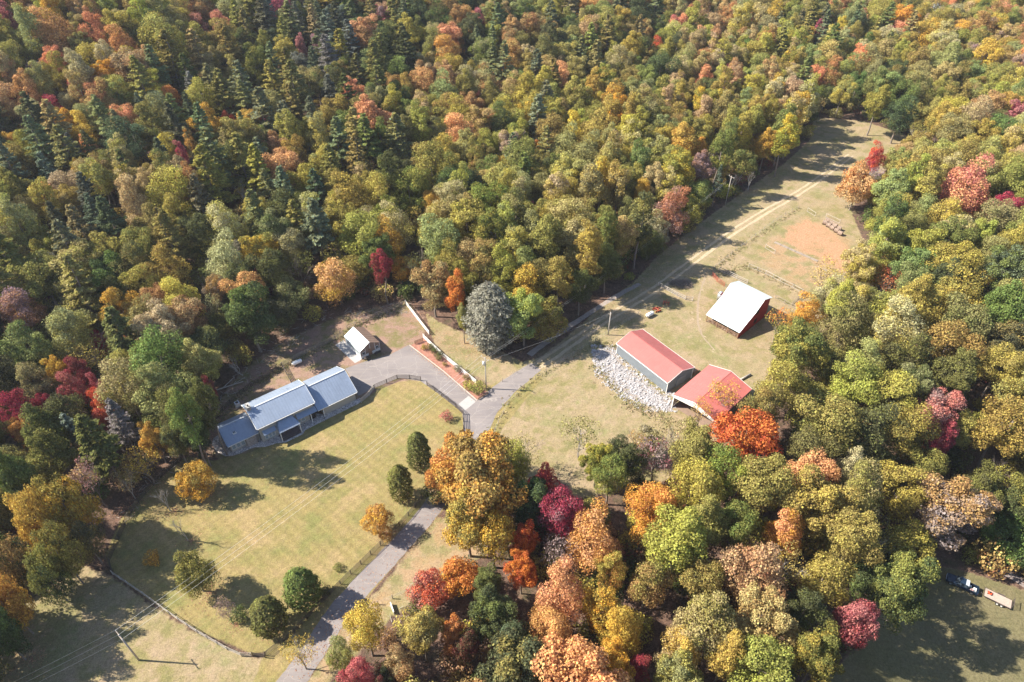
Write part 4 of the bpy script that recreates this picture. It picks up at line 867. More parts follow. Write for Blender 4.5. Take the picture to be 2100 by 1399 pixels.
for i in range(4):       # bushes
    P, Nn, Mv, C, LR = lobed(600 + i, 1.6, 1.15, 1.15, 26, 95, (.28, .42), .1, low=-.6)
    reg('u', leaf_mesh("bush_crown", P, Nn, .105, Mv, 90 + i), trunk_mesh("trunk", 90 + i, 1.0, .07, C[:5], M_bark), 1.6, 1.15, 2.3)

GB = 1.12
PAL = dict(G=(.145,.165,.05), K=(.082,.092,.045), OG=(.265,.225,.066), YG=(.37,.32,.075), L=(.27,.265,.105), Y=(.52,.38,.085), O=(.56,.27,.075), D=(.56,.34,.06), A=(.58,.18,.05),
    BO=(.37,.205,.085), R=(.58,.12,.06), C=(.33,.05,.08), P=(.47,.18,.16), PK=(.50,.18,.20), S=(.56,.30,.15), F=(.27,.275,.225), F2=(.22,.22,.155), M=(.31,.23,.23), T=(.37,.29,.14), E=(.15,.18,.115), B=(.235,.25,.22), W=(.36,.35,.35), DR=(.22,.06,.06), LT=(.40,.34,.19))
for _k in ('G','K','OG','YG','L','T','LT','E','B','BO','S'): PAL[_k] = tuple(v * GB for v in PAL[_k])
COLN = dict(F='pale grey-green', F2='grey-green', G='deep green', K='dark green', OG='olive green', YG='yellow-green', L='light green', Y='golden yellow', O='orange', D='golden orange', A='bright orange-red', BO='rusty brown', R='scarlet red', C='crimson', P='pinkish red',
    PK='rose pink', S='salmon', M='mauve', T='tan', E='blue-green', B='grey-green', W='pale grey', DR='dark maroon', LT='straw-coloured')
NAMES = dict(l=('broadleaf_tree', 'low-branched tree', 'tree'), b=('broadleaf_tree', 'broadleaf tree', 'tree'), t=('tall_tree', 'tall narrow tree', 'tree'), p=('pine_tree', 'layered pine', 'pine tree'), c=('evergreen_tree', 'dense oval evergreen', 'evergreen tree'),
    f=('feathery_conifer', 'feathery conifer', 'conifer'), s=('thin_tree', 'thin half-bare tree', 'tree'), n=('bare_tree', 'leafless bare tree', 'bare tree'), u=('bush', 'bush', 'bush'))

# crowns picked out in the photograph: crown centre, crown radius (survey pixels), kind, two leaf colours
SPOT = """960 1065 62 b D OG;1010 1100 52 b OG D;1700 608 36 b LT YG;1765 540 36 b YG LT;1810 452 36 b YG OG;1830 395 38 b YG L;1880 350 38 b YG OG;1940 320 36 b L YG;1650 700 40 l YG G;1075 925 36 s OG T;410 905 26 b K G;432 850 28 t K G;392 880 34 t G OG;360 900 30 b OG K;120 1210 40 b K OG;60 1190 44 b K BO;150 1170 40 b OG K;30 1330 40 b K G;-40 1300 60 b K G;-60 1400 60 b K OG;-120 1350 60 b K G;-30 1470 60 b K G;-100 1250 60 b G K;1330 912 34 l T M;1270 930 30 l G K;980 985 96 b D OG;1050 950 48 b OG YG;925 955 56 b D O;1112 1000 38 b R C;1148 1050 50 b M C;1150 1130 46 s M M;1075 1110 30 b A R;1070 1170 33 b R A;942 1185 48 l D O;885 1212 46 l P R;865 1298 46 b YG L
930 1305 30 b BO O;748 1290 46 b YG Y;700 1345 30 b YG L;818 1368 38 b BO T;733 1390 36 b C P;612 1335 34 s Y YG;790 1400 28 b DR K;1010 1262 50 b K G;1055 1315 38 b K E;960 1330 32 b K DR;1000 1200 30 b K G
1150 1215 52 b S BO;1125 1290 48 b BO S;1235 1250 46 b D OG;1205 1325 22 n W W;1160 1335 20 b C P;1275 1290 44 b Y D;1255 1365 46 b Y D;1302 1380 28 b C DR;1215 1110 58 b S O;1332 1040 52 b D O;1250 1170 34 b O YG
1390 1115 74 b OG YG;1425 1000 62 b YG OG;1480 975 52 b YG G;1510 1075 46 b OG G;1330 1195 52 b BO OG;1440 1190 50 b G OG;1532 890 76 l R A;1380 890 44 s L T;1345 935 46 s C M;1310 905 30 s BO T
1190 885 42 s L G;1252 975 40 b YG G;1225 945 32 b G YG;1290 960 36 b K G;1482 805 32 s D Y;1440 840 24 s LT D;1668 975 52 b BO S;1612 1090 40 b D S;1735 1130 48 b OG YG;1690 1190 54 b YG OG;1745 1040 50 b T OG
1545 1180 74 b T BO;1560 1268 62 b BO T;1455 1280 66 b T OG;1490 1345 50 b OG YG;1395 1330 46 b LT Y;1742 1298 46 l C PK;1825 1232 58 b K OG;1560 1370 66 b YG OG;1675 1345 58 b YG G;1390 1392 50 b YG L;1650 1250 44 b G K
1915 850 52 b P M;1925 905 36 b P C;1975 880 34 b L YG;2060 880 58 b YG OG;2090 765 30 b D OG;1838 672 56 b Y LT;1960 620 54 b Y OG;1635 715 56 b YG G;1598 790 52 b OG YG;1655 650 32 b YG D;1820 572 32 s BO R;1700 870 66 b G OG
1770 900 60 b G K;1655 930 48 b K G;1750 780 56 b YG OG;1860 745 52 b K G;1960 770 46 b K G;2060 640 58 b K G;2060 560 50 b E G;1900 960 40 b K OG;1695 560 36 s LT YG;1600 655 30 s YG A;1978 395 56 b S P;2060 430 34 b PK C
2088 245 32 b C P;1757 388 40 l S A;1796 325 17 b C R;1790 360 20 s M W;1855 45 30 b D O;1682 65 18 b C PK;1820 78 18 b C P;1918 30 26 s M W;1462 118 15 b A O;1487 165 22 b C PK;1385 62 28 b S P;1347 112 20 b P R
1222 222 24 b Y D;1023 348 22 b A D;1103 318 18 b A O;907 320 34 b Y OG;980 212 16 b S P;993 252 22 b P S;847 170 14 b P A;737 160 15 b O OG;915 112 30 b LT O;780 42 24 b P M;978 48 17 b C PK;1323 110 13 b C PK;573 14 28 b C PK
407 62 26 b PK P;450 55 26 b S P;217 24 26 b YG L;333 92 52 b OG L;617 98 13 t P P;653 100 18 b P M;470 262 16 b R S;540 262 16 b C PK;350 208 26 b BO O;110 135 18 b P S;78 158 20 b P M;157 190 17 b R P;70 235 26 b D LT
142 213 20 b Y LT;85 190 22 b O T;12 196 15 b C P;183 308 15 t O S;165 352 14 t O YG;377 330 15 t P C;393 300 14 t O LT;22 296 20 b O Y;90 405 30 b LT O;220 345 18 t LT OG;300 380 22 t LT T;265 395 24 t LT T;400 385 26 b Y LT
152 312 18 p B E;100 358 24 p E B;247 275 26 p E L;293 235 20 p E K;430 250 15 p E L;390 230 18 p E K;397 190 22 p E B;433 178 24 p E L;500 268 18 p E L;503 182 22 p E L;610 45 20 p E B;653 42 20 p E L;690 50 24 p K E
335 330 24 p E K;260 355 26 p K OG;550 395 26 p E OG;650 395 28 p E K;717 85 24 p E B;977 88 16 p E L;1010 88 18 p E L;1100 147 25 p E OG;1103 245 30 p B L;590 250 22 p E L;640 240 22 p E L;560 130 22 p E L;200 450 30 p K E;120 460 24 p K E
107 562 26 f F F2;497 532 20 f F F2;433 528 24 n W W;507 600 42 b S BO;445 590 24 b M BO;522 572 17 b C PK;370 618 42 b YG Y;250 648 42 b D OG;140 685 52 b YG L;42 640 46 b BO M;120 765 24 b D Y;162 765 27 b C DR;150 800 28 b C P
200 800 18 b PK C;203 825 22 b A R;217 850 27 b C R;37 850 36 b DR C;92 832 20 b C DR;50 882 26 b O BO;12 828 22 b Y L;143 845 26 s M G;325 745 62 b L G;335 820 66 b G L;380 870 44 b K G;410 745 44 b OG T;315 900 28 b D Y;288 945 38 s D S
155 895 28 p B E;247 868 30 p B E;217 925 18 b M PK;207 706 15 b C DR;265 700 12 b R PK;437 815 14 b DR C;195 1000 28 s PK M;255 985 22 s S T;105 1108 46 b D Y;165 1082 48 b D OG;195 1135 34 b OG K;45 1275 42 l D O;60 1020 44 b K G;30 960 40 b K OG
690 580 48 l D S;785 545 22 t DR C;888 580 46 b T BO;965 528 36 b BO T;937 600 22 t A O;950 655 18 b YG L;1003 644 45 f F F2;1078 590 46 b YG Y;1155 570 30 l D OG;1095 440 18 b M P;887 415 24 b YG Y;1315 395 18 t D Y;1287 440 24 b L G;1190 590 34 b K G
1245 540 30 b K G;1230 480 38 b G OG;1655 205 26 t LT YG;1630 235 28 t YG LT;1610 285 26 t YG D;1515 45 26 t Y LT;1730 190 22 b Y L;1850 235 34 b K G;1800 215 30 b G OG;1437 350 28 b BO M;1543 355 15 n W W;1472 372 13 p K E;1570 300 26 b YG D"""
SOLO = """883 711 9 u K G uppermost dark clipped shrub of the mulch bed by the brown gate;892 720 9 u K G second dark clipped shrub from the top of the mulch bed;902 729 11 u G K third and roundest clipped shrub of the mulch bed;869 712 8 u YG G yellow-green low plant at the top of the mulch bed
939 756 11 u OG M olive shrub midway along the white fence in the mulch bed;957 772 9 u G P shrub with pinkish leaves just above the lower mulch bed;961 789 13 u G YG light green shrub near the point of the mulch bed;982 794 17 u G YG largest green shrub at the point of the mulch bed beside the pole;912 747 6 u BO OG low brown plant in the middle of the mulch bed
405 985 40 l D OG golden tree with a long shadow on the lawn beside the house;400 1182 46 l OG K rounded dark olive tree at the lower edge of the lawn;312 1146 19 u D Y small golden shrub in the shade on the lawn;858 922 25 c K G tallest dense oval evergreen at the lawn's edge beside the driveway
820 987 24 c K G dense oval evergreen on the lawn next to the orange-brown bush;777 1072 37 l BO D round orange-brown twiggy shrub beside the driveway fence;612 1192 36 c K G broad dark evergreen on the lawn above the driveway;543 1250 34 c K G broad dark evergreen at the lawn's lowest corner
460 1248 20 s M T small half-bare grey-pink shrub at the bottom of the lawn;490 1262 20 u K G dark shrub between the bare shrub and the corner evergreen;693 1162 10 u L G tiny pale shrub alone on the lawn near the driveway fence;668 1212 13 u K G small dark shrub by the driveway fence post
914 853 15 u M P small pinkish shrub on the lawn by the fence curve;365 1072 22 n M M leafless pinkish sapling on the left of the lawn;330 1010 22 n W W tall leafless tree by the left lawn fence"""
placed = []          # x, y, radius, info
def scale_kind(kind, rw, v=None):
    L = KINDS[kind]; v = int(rng.integers(len(L))) if v is None else v; Rr, zc, H = L[v][2:]
    kxy = rw / Rr; base = {'b': 1.0, 't': 1.0, 'p': 1.0, 'f': 1.0, 's': .95, 'n': .95}.get(kind, kxy)
    kz = base * (0.42 + .58 * kxy) if kind in 'btpfsn' else kxy
    return v, kxy, kz
def add_tree(px, py, rpx, kind, c1, c2, label=None, minor=0):
    if px < 215 and py > 1040 and kind == 'b': kind = 'l'
    zc = KINDS[kind][0][3]; off = zc
    for _ in range(4):
        q = at(px, py, off); dep = pix(*q)[2]; rw = rpx * dep / FPX
        v, kxy, kz = scale_kind(kind, rw, abs(hash((int(px), int(py)))) % len(KINDS[kind])); off = KINDS[kind][v][3] * kz
    if px < 215 and py > 990: kz *= 1.5 if kind != 'l' else 1.9
    if kind == 'c' and px < 640: kz *= .74
    if kind == 'f': kz *= .95
    if 370 < px < 450 and 780 < py < 920: kz *= 1.3
    if 1690 < px < 1900 and py > 930: kz *= 1.4
    if kind == 'l' and rpx < 50: kz *= 1.2
    placed.append(dict(x=q[0], y=q[1], r=rw, k=kind, v=v, kxy=kxy, kz=kz, c1=c1, c2=c2, label=label, spot=True))
for part in SOLO.replace("\n", ";").split(";"):
    w = part.split(); add_tree(float(w[0]), float(w[1]), float(w[2]), w[3], w[4], w[5], " ".join(w[6:]))
for part in SPOT.replace("\n", ";").split(";"):
    w = part.split(); add_tree(float(w[0]), float(w[1]), float(w[2]), w[3], w[4], w[5])

# places that the photograph shows open, in survey pixels: nothing may stand on or in front of them
OPEN = [[(470,800),(560,700),(640,660),(700,640),(835,615),(870,640),(905,665),(965,715),(1060,725),(1130,680),(1180,640),(1240,600),(1290,570),(1345,520),(1420,465),(1490,420),(1540,385),(1600,345),(1660,290),(1668,240),(1690,238),(1765,250),(1860,285),(1822,312),(1790,330),(1765,350),(1722,380),(1720,425),(1745,470),(1762,500),(1735,555),(1690,615),(1640,640),(1580,710),(1550,770),(1540,800),(1450,850),(1400,855),(1340,880),(1260,905),(1180,930),(1090,950),(1060,890),(1000,885),(940,880),(880,880),(870,1000),(890,1060),(935,1110),(870,1170),(790,1240),(740,1240),(690,1300),(640,1340),(580,1440),(-50,1460),(-20,1390),(60,1350),(110,1260),(210,1180),(240,1080),(262,1040),(330,1000),(350,960),(390,930),(415,885),(430,850)],
        [(1878,1165),(1935,1160),(2010,1165),(2050,1140),(2120,1170),(2120,1420),(1760,1420),(1800,1320),(1880,1240)]]
GROUND_OPEN = [LAWN, FIELD, BACKYARD, MEADOW, CLAYSIDE, BACKLAWN]
THIN = [(470, 290, 28), (300, 312, 40), (415, 325, 30), (1440, 45, 45), (1425, 225, 28), (740, 112, 25), (30, 60, 25), (1180, 640, 1), (560, 330, 20), (1900, 700, 26), (1880, 1080, 45), (1320, 190, 16), (1455, 75, 60), (1780, 170, 45), (1330, 690, 1), (1960, 1060, 75), (1420, 30, 30), (1100, 1370, 60)]
REG = [(60,70,'OG3 BO2 P1 YG3 T2 O1 Y1','b8 t1'),(300,40,'OG3 YG3 S1 T2 BO1','b8 t1'),(120,150,'S3 P2 T2 OG3 BO1 YG2 O1','b8 t1'),(420,150,'OG4 G2 YG2 BO1','b7 p2'),(300,270,'E3 OG3 G2 L2 S1','p4 b5 t1'),(450,230,'E2 G2 OG3 T1 D1','p4 b5'),(90,310,'K2 OG3 D2 E1 T1','b6 p3'),
 (300,380,'LT3 T3 OG2 S1 YG1','b4 t5'),(90,440,'LT2 OG2 T2 Y1','b6 p2 t2'),(230,470,'E2 OG3 YG1 G2','p4 b6'),(100,560,'OG3 Y1 T2 G2','b7 p2'),(400,480,'OG3 YG2 T2 G2 Y1','b7 p3'),(650,330,'OG4 G1 L2 T1 YG2 BO1','b7 p2 t1'),(650,100,'E2 G2 B1 OG3','p4 b6'),
 (780,120,'K3 G3 BO1 OG1','b6 p4'),(900,180,'OG4 G1 BO1 LT1 YG2 S1','b8 p1 t1'),(1050,60,'OG2 G3 BO2 T1','b8 p2'),(1200,90,'OG4 BO2 L2 G2','b9 p1'),(1000,350,'OG4 G2 YG2 L1 BO1','b8 p1 t1'),(850,400,'YG3 OG4 G2 Y1','b8 p1 t1'),(1150,300,'OG4 G2 YG2 D1','b8 p1'),
 (600,480,'OG5 YG2 G2 D1','b8 p1'),(750,460,'YG4 OG4 D1','b10'),(1100,450,'YG3 OG3 L1 LT1 G1','b7 t3'),(1300,330,'YG3 L2 LT2 OG2 D1','b5 t5'),(1400,200,'OG2 K2 BO1 G2 YG1','b8 t1'),(1500,250,'YG3 LT2 OG3 D1','b5 t5'),(1350,480,'K2 OG3 LT2 M1','b6 t3'),
 (1520,120,'LT2 OG2 S1 T2 YG1','b6 t3 s1'),(1650,80,'OG3 G2 YG2 L1 D1','b7 p2 t1'),(1800,60,'OG3 YG2 BO2 G1','b9 p1'),(1950,60,'OG3 D2 BO1 YG2 M1','b8 s2'),(2050,130,'OG2 M1 BO2 D1','b7 s3'),(1750,170,'OG2 G2 K1 BO1','b8'),(1950,180,'G3 OG4 T1','b10'),(2050,180,'OG3 L2 YG1','b10'),
 (1950,280,'YG3 OG5 LT1','b10'),(1850,400,'YG5 OG4 L1','b8 t2'),(2050,330,'YG4 OG4 S1','b10'),(1900,500,'YG4 OG3 L2 G1','b9 t1'),(1750,560,'LT3 YG2 L2','b6 s3'),(2050,520,'OG3 G3 E1 L2','b10'),(1800,620,'YG3 OG3 L2','b10'),(1700,760,'G3 OG3 YG3','b10'),
 (1950,680,'G3 OG3 YG2 K1','b10'),(2060,780,'K3 OG3','b10'),(2000,950,'K4 OG2 M1','b8 s1'),(1850,980,'K4 OG3 YG1','b10'),(1600,1020,'OG4 YG3 G2 BO1','b10'),(1400,1080,'OG5 YG3','b10'),(1500,1220,'T3 BO2 OG4','b10'),(1700,1200,'OG4 YG3 G2','b10'),(1300,1180,'S2 O1 OG3 BO2','b10'),
 (1550,1390,'YG4 OG3 L1','b10'),(1150,1260,'BO2 K2 OG2 C1','b10'),(1050,1290,'K5 G3','b10'),(1250,1390,'BO2 T2 C1 D1','b10'),(950,1380,'K3 OG2 BO2 DR1','b10'),(830,1400,'BO2 YG2 C1','b10'),(700,1390,'L3 YG2 BO1','b8 s1'),(1200,1000,'G3 YG2 K2','b10'),
 (150,740,'OG4 G2 BO1 YG1','b9 p1'),(60,720,'OG3 G3 T1','b10'),(60,920,'O1 G3 OG2 K2','b10'),(150,950,'G3 YG2 K3 B1','b8 p2'),(60,1000,'K4 G3','b10'),(280,620,'OG3 G2 T2','b7 p3'),(430,560,'OG4 G3 T2','b8 p1'),(580,560,'OG3 G3 D1 T1','b10'),(450,690,'K3 OG3 BO1','b10'),(780,600,'K4 G3 OG2','b10'),(80,1180,'K3 OG2 BO2','b10'),(1350,1280,'LT2 OG3 T2 Y1','b10')]
REG = [(a, b, [(w.rstrip('0123456789'), int(w[len(w.rstrip('0123456789')):])) for w in c.split()], [(w[0], int(w[1:])) for w in k.split()]) for a, b, c, k in REG]
def pick(lst):
    t = rng.random() * sum(w for _, w in lst)
    for n, w in lst:
        t -= w
        if t <= 0: return n
    return lst[-1][0]
NEAR = dict(G=['K','OG','L'], K=['G','OG'], OG=['YG','T','YG','OG','L','G'], YG=['OG','L','LT','OG'], L=['G','YG'], Y=['D','YG'], D=['Y','OG'], O=['BO','D'], BO=['T','OG','S'], T=['OG','BO','LT'], LT=['YG','T','OG'], S=['BO','T'], P=['S','C'], M=['T','BO'], E=['K','OG','G'], B=['E'], C=['P','DR'], DR=['K'], A=['O'], R=['C'], W=['B'], PK=['P'])
def project_open(px, py):
    return any(inside(p, np.array([px]), np.array([py]))[0] for p in OPEN)
CELL = 12.0; cells = {}
def put(t): cells.setdefault((int(t['x']//CELL), int(t['y']//CELL)), []).append(t)
def near_(x, y):
    i, j = int(x//CELL), int(y//CELL)
    for a in (-1, 0, 1):
        for b in (-1, 0, 1): yield from cells.get((i+a, j+b), ())
for t in placed: put(t)
cand = rng.uniform((-400, 18), (400, 520), (90000, 2)); ntry = 0
gh = hgt(cand[:, 0], cand[:, 1]); edg = np.full(len(cand), -1e9)
for p in GROUND_OPEN: edg = np.maximum(edg, sdist(p, cand[:, 0], cand[:, 1]))
opn = edg > -1.5
for (x, y), z, o, edge in zip(cand, gh, opn, edg):
    if o: continue
    px, py, dep = pix(x, y, z + 12)
    if px < -330 or px > 2350 or py > 1750 or py < -60: continue
    rg = min(REG, key=lambda g: (g[0]-px)**2 + (g[1]-py)**2 * 1.5)
    kind = pick(rg[3]); rw = {'b': rng.uniform(4.2, 7.2), 't': rng.uniform(3.3, 4.8), 'p': rng.uniform(4.0, 5.8), 's': rng.uniform(3.2, 5)}[kind]
    if any(math.hypot(px - a, py - b) < c for a, b, c in THIN): 
        if rng.random() < .78: continue
    u_ = rng.random()
    if u_ < .045: kind = 's'
    elif u_ < .055 and abs(px - 1050) < 1050: kind = 'n'
    if kind in 'sn': rw = rng.uniform(3.2, 5)
    if kind == 'b' and edge > -11 and rng.random() < .6: kind = 'l'; rw = min(rw, 5.6)
    bad = False
    for t in near_(x, y):
        d = math.hypot(t['x'] - x, t['y'] - y)
        if d < (t['r'] + rw) * (.58 if not t['spot'] else .66): bad = True; break
    if bad: continue
    v, kxy, kz = scale_kind(kind, rw); Rr, zc, Ht = KINDS[kind][v][2:]
    if math.hypot(x, y - 110) < 230:
        for zf, ww in ((zc * kz, .75), (Ht * kz * .93, .3), (0, 0)):
            for dx in (-ww, 0, ww):
                qx, qy, _ = pix(x + dx * rw, y, z + zf)
                if project_open(qx, qy): bad = True; break
            if bad: break
    if bad: continue
    c1 = pick(rg[2]); c2 = NEAR[c1][int(rng.integers(len(NEAR[c1])))]
    if kind == 'p' and c1 not in ('E', 'K', 'B', 'G', 'OG', 'L'): c1, c2 = 'E', 'OG'
    t = dict(x=x, y=y, r=rw, k=kind, v=v, kxy=kxy, kz=kz, c1=c1, c2=c2, label=None, spot=False); placed.append(t); put(t)

# split: what shows largest becomes individuals, the far rest one mass
LAND = [("white-roofed barn",1515,630),("grey red-roofed garage",1330,735),("open red-roofed shelter",1465,800),("blue-roofed house",590,840),("greenhouse",742,700),("paved parking area",850,770),("driveway junction",985,840),
 ("lawn's lower corner",520,1340),("pickup truck",1970,1190),("hay bales",1705,465),("orange clay patch",1640,490),("meadow's far end",1770,270),("utility pole in the bottom field",285,1354),("stone path by the meadow",1200,640),("white fence",850,650),
 ("driveway's lower stretch",750,1190),("scarlet tree by the shelter",1540,885),("big orange oak over the driveway",980,985),("grey feathery conifer",1003,637),("crimson tree by the back lawn",1742,1295),("far upper left woods",200,120),("far upper woods",800,120),("far upper right woods",1800,100),
 ("right-hand hillside",1950,400),("right-hand woods",1950,680),("lower woods",1450,1150),("left-hand woods",120,650),("pine stand in the upper left",400,240)]
for t in placed:
    K = KINDS[t['k']][t['v']]; t['z'] = float(hgt(t['x'], t['y'])); t['px'], t['py'], dep = pix(t['x'], t['y'], t['z'] + K[3] * t['kz'])
    t['rpx'] = t['r'] * FPX / dep; t['in'] = -20 < t['px'] < 2120 and -20 < t['py'] < 1440
broad = sorted([t for t in placed if t['in'] and t['k'] in 'b'], key=lambda t: -(t['rpx'] + (60 if t['spot'] else 0)))
for t in placed: t['ind'] = False
for t in broad[:290]: t['ind'] = True
for kk, mx in (('t', 110), ('p', 150), ('f', 10), ('s', 80), ('n', 40), ('c', 20), ('u', 30), ('l', 40)):
    for t in sorted([t for t in placed if t['in'] and t['k'] == kk], key=lambda t: -(t['rpx'] + (60 if t['spot'] else 0)))[:mx]: t['ind'] = True
ORD = ['', 'second ', 'third ', 'fourth ', 'fifth ', 'sixth ', 'seventh ', 'eighth ', 'ninth ', 'tenth ', 'eleventh ', 'twelfth ']
groups = {}
for t in placed:
    if not t['ind'] or t['label']: continue
    ln = min(LAND, key=lambda g: math.hypot(g[1]-t['px'], g[2]-t['py'])); dx, dy = t['px'] - ln[1], t['py'] - ln[2]
    rel = ('beyond' if dy < 0 else 'below') if abs(dy) > abs(dx) else ('left of' if dx < 0 else 'right of')
    if math.hypot(dx, dy) < 55: rel = 'next to'
    if 'woods' in ln[0] or 'hillside' in ln[0] or 'stand' in ln[0]: rel = 'in'
    sz = 'large ' if t['rpx'] > 55 else ('small ' if t['rpx'] < 21 else '')
    b_ = COLN[t['c2']]
    if len(f"second leftmost {sz}{COLN[t['c1']]} and {b_} {NAMES[t['k']][1]} {rel} the {ln[0]}".split()) > 16: b_ = COLN[t['c1']]
    t['key'] = (sz, COLN[t['c1']], b_, NAMES[t['k']][1], rel, ln[0]); groups.setdefault(t['key'], []).append(t)
for key, L in groups.items():
    L.sort(key=lambda t: t['px']); sz, a, b, nm, rel, ln = key
    colr = a if a == b else (f"{a} and {b}")
    for i, t in enumerate(L):
        n = len(L); h = (n + 1) // 2 if n > 12 else n - 1
        rk = '' if n == 1 else (f"{ORD[min(i, 11)]}leftmost " if i < h else f"{ORD[min(n - 1 - i, 11)]}rightmost ")
        art = '' if ln.startswith('far') else ''
        t['label'] = f"{rk}{sz}{colr} {nm} {rel} the {ln}"
        if len(t['label'].split()) > 16: t['label'] = t['label'].replace('layered ', '').replace('half-bare ', '').replace(' tall narrow tree', ' narrow tree').replace(' over the driveway', '').replace(' by the meadow', '').replace(' by the shelter', '').replace(' in the bottom field', '')
GRP = dict(l='free-standing broadleaf trees', b='broadleaf trees of the autumn woods', t='tall narrow trees of the woods', p='pines among the woods', f='feathery conifers', s='thin half-bare trees', n='leafless trees', c='evergreens on the lawn', u='shrubs on the lawn')
def grow(t):
    crown, trunk = KINDS[t['k']][t['v']][:2]; nm, _, cat = NAMES[t['k']]
    root = empty(nm, (t['x'], t['y'], t['z']), rng.uniform(0, 6.28)); root.scale = (t['kxy'], t['kxy'] * rng.uniform(.9, 1.1), t['kz'])
    tag(root, t['label'], cat, GRP[t['k']])
    link('trunk' if crown else 'trunk', trunk, root)
    if crown:
        c = link('crown', crown, root); j = rng.uniform(.88, 1.12, 3)
        c['tint'] = [float(a * b) for a, b in zip(PAL[t['c1']], j)]; c['tint2'] = [float(a * b) for a, b in zip(PAL[t['c2']], j)]
    return root
for t in placed:
    if t['ind']: grow(t)
link('branches', KINDS['n'][1][1], DEAD)
for t in list(placed): pass
under = []
uc = rng.uniform((-330, 30), (330, 430), (9000, 2)); uz = hgt(uc[:, 0], uc[:, 1]); uo = np.zeros(len(uc), bool)
for p in GROUND_OPEN: uo |= sdist(p, uc[:, 0], uc[:, 1]) > -.8
for (x, y), z, o in zip(uc, uz, uo):
    if o: continue
    px, py, dep = pix(x, y, z + 2)
    if not (-200 < px < 2300 and -40 < py < 1600) or project_open(px, py): continue
    k = rng.uniform(.9, 2.3); c1 = ('K', 'G', 'OG', 'DR', 'T', 'BO', 'K', 'OG')[int(rng.integers(8))]
    under.append(dict(x=x, y=y, z=float(z), k='u', v=int(rng.integers(4)), kxy=k, kz=k * rng.uniform(.8, 1.5), c1=c1, c2=NEAR[c1][0], ind=False))
rest = under + [t for t in placed if not t['ind'] and KINDS[t['k']][t['v']][0]]
print("TREES individual", sum(t['ind'] for t in placed), "rest", len(rest), {k: sum(1 for t in placed if t['ind'] and t['k'] == k) for k in 'btpfsncu'})

# the woods' remaining trees: one mass, trees set out on its points
protos = [(k, i) for k in 'btpsul' for i in range(len(KINDS[k]))]; pc = bpy.data.collections.new("woodland_kinds")
for n, (k, i) in enumerate(protos):
    crown, trunk = KINDS[k][i][:2]
    bm = bmesh.new(); bm.from_mesh(crown)
    for f in bm.faces: f.material_index = 0
    nf = len(bm.faces); bm.from_mesh(trunk); bm.faces.ensure_lookup_table()
    for f in bm.faces[nf:]: f.material_index = 1
    me = bpy.data.meshes.new("woodland_tree_%02d" % n); bm.to_mesh(me); bm.free(); me.materials.append(M_leaf); me.materials.append(trunk.materials[0])
    o = bpy.data.objects.new("w%02d" % n, me); pc.objects.link(o)
me = bpy.data.meshes.new("woodland"); nR = len(rest); me.vertices.add(nR)
me.vertices.foreach_set('co', np.array([(t['x'], t['y'], t['z']) for t in rest], np.float32).ravel())
def pattr(name, ty, vals, key='value'):
    a = me.attributes.new(name, ty, 'POINT'); a.data.foreach_set(key, np.asarray(vals).ravel())
pattr('which', 'INT', np.array([protos.index((t['k'], t['v'])) for t in rest], np.int32))
pattr('turn', 'FLOAT_VECTOR', np.array([(0, 0, rng.uniform(0, 6.28)) for t in rest], np.float32), 'vector')
pattr('size', 'FLOAT_VECTOR', np.array([(t['kxy'], t['kxy'], t['kz']) for t in rest], np.float32), 'vector')
pattr('tint', 'FLOAT_VECTOR', np.array([np.array(PAL[t['c1']]) * rng.uniform(.85, 1.15, 3) for t in rest], np.float32), 'vector')
pattr('tint2', 'FLOAT_VECTOR', np.array([np.array(PAL[t['c2']]) * rng.uniform(.85, 1.15, 3) for t in rest], np.float32), 'vector')
wood = link("woods", me); tag(wood, "far autumn woods of mixed trees covering the slopes around the farm", "woods", kind='stuff')
gn = bpy.data.node_groups.new("woods", 'GeometryNodeTree'); gn.interface.new_socket("Geometry", in_out='INPUT', socket_type='NodeSocketGeometry'); gn.interface.new_socket("Geometry", in_out='OUTPUT', socket_type='NodeSocketGeometry')
gi, go, ip, ci = (gn.nodes.new(x) for x in ('NodeGroupInput', 'NodeGroupOutput', 'GeometryNodeInstanceOnPoints', 'GeometryNodeCollectionInfo'))
ci.inputs['Collection'].default_value = pc; ci.inputs['Separate Children'].default_value = True; ci.inputs['Reset Children'].default_value = True
def nattr(name, ty):
    a = gn.nodes.new('GeometryNodeInputNamedAttribute'); a.data_type = ty; a.inputs['Name'].default_value = name
    return next(s for s in a.outputs if s.enabled and s.name == 'Attribute')
gn.links.new(gi.outputs[0], ip.inputs['Points']); gn.links.new(ci.outputs[0], ip.inputs['Instance']); ip.inputs['Pick Instance'].default_value = True
gn.links.new(nattr('which', 'INT'), ip.inputs['Instance Index']); e2r = gn.nodes.new('FunctionNodeEulerToRotation')
gn.links.new(nattr('turn', 'FLOAT_VECTOR'), e2r.inputs[0]); gn.links.new(e2r.outputs[0], ip.inputs['Rotation']); gn.links.new(nattr('size', 'FLOAT_VECTOR'), ip.inputs['Scale'])
gn.links.new(ip.outputs[0], go.inputs[0]); md = wood.modifiers.new("woods", 'NODES'); md.node_group = gn

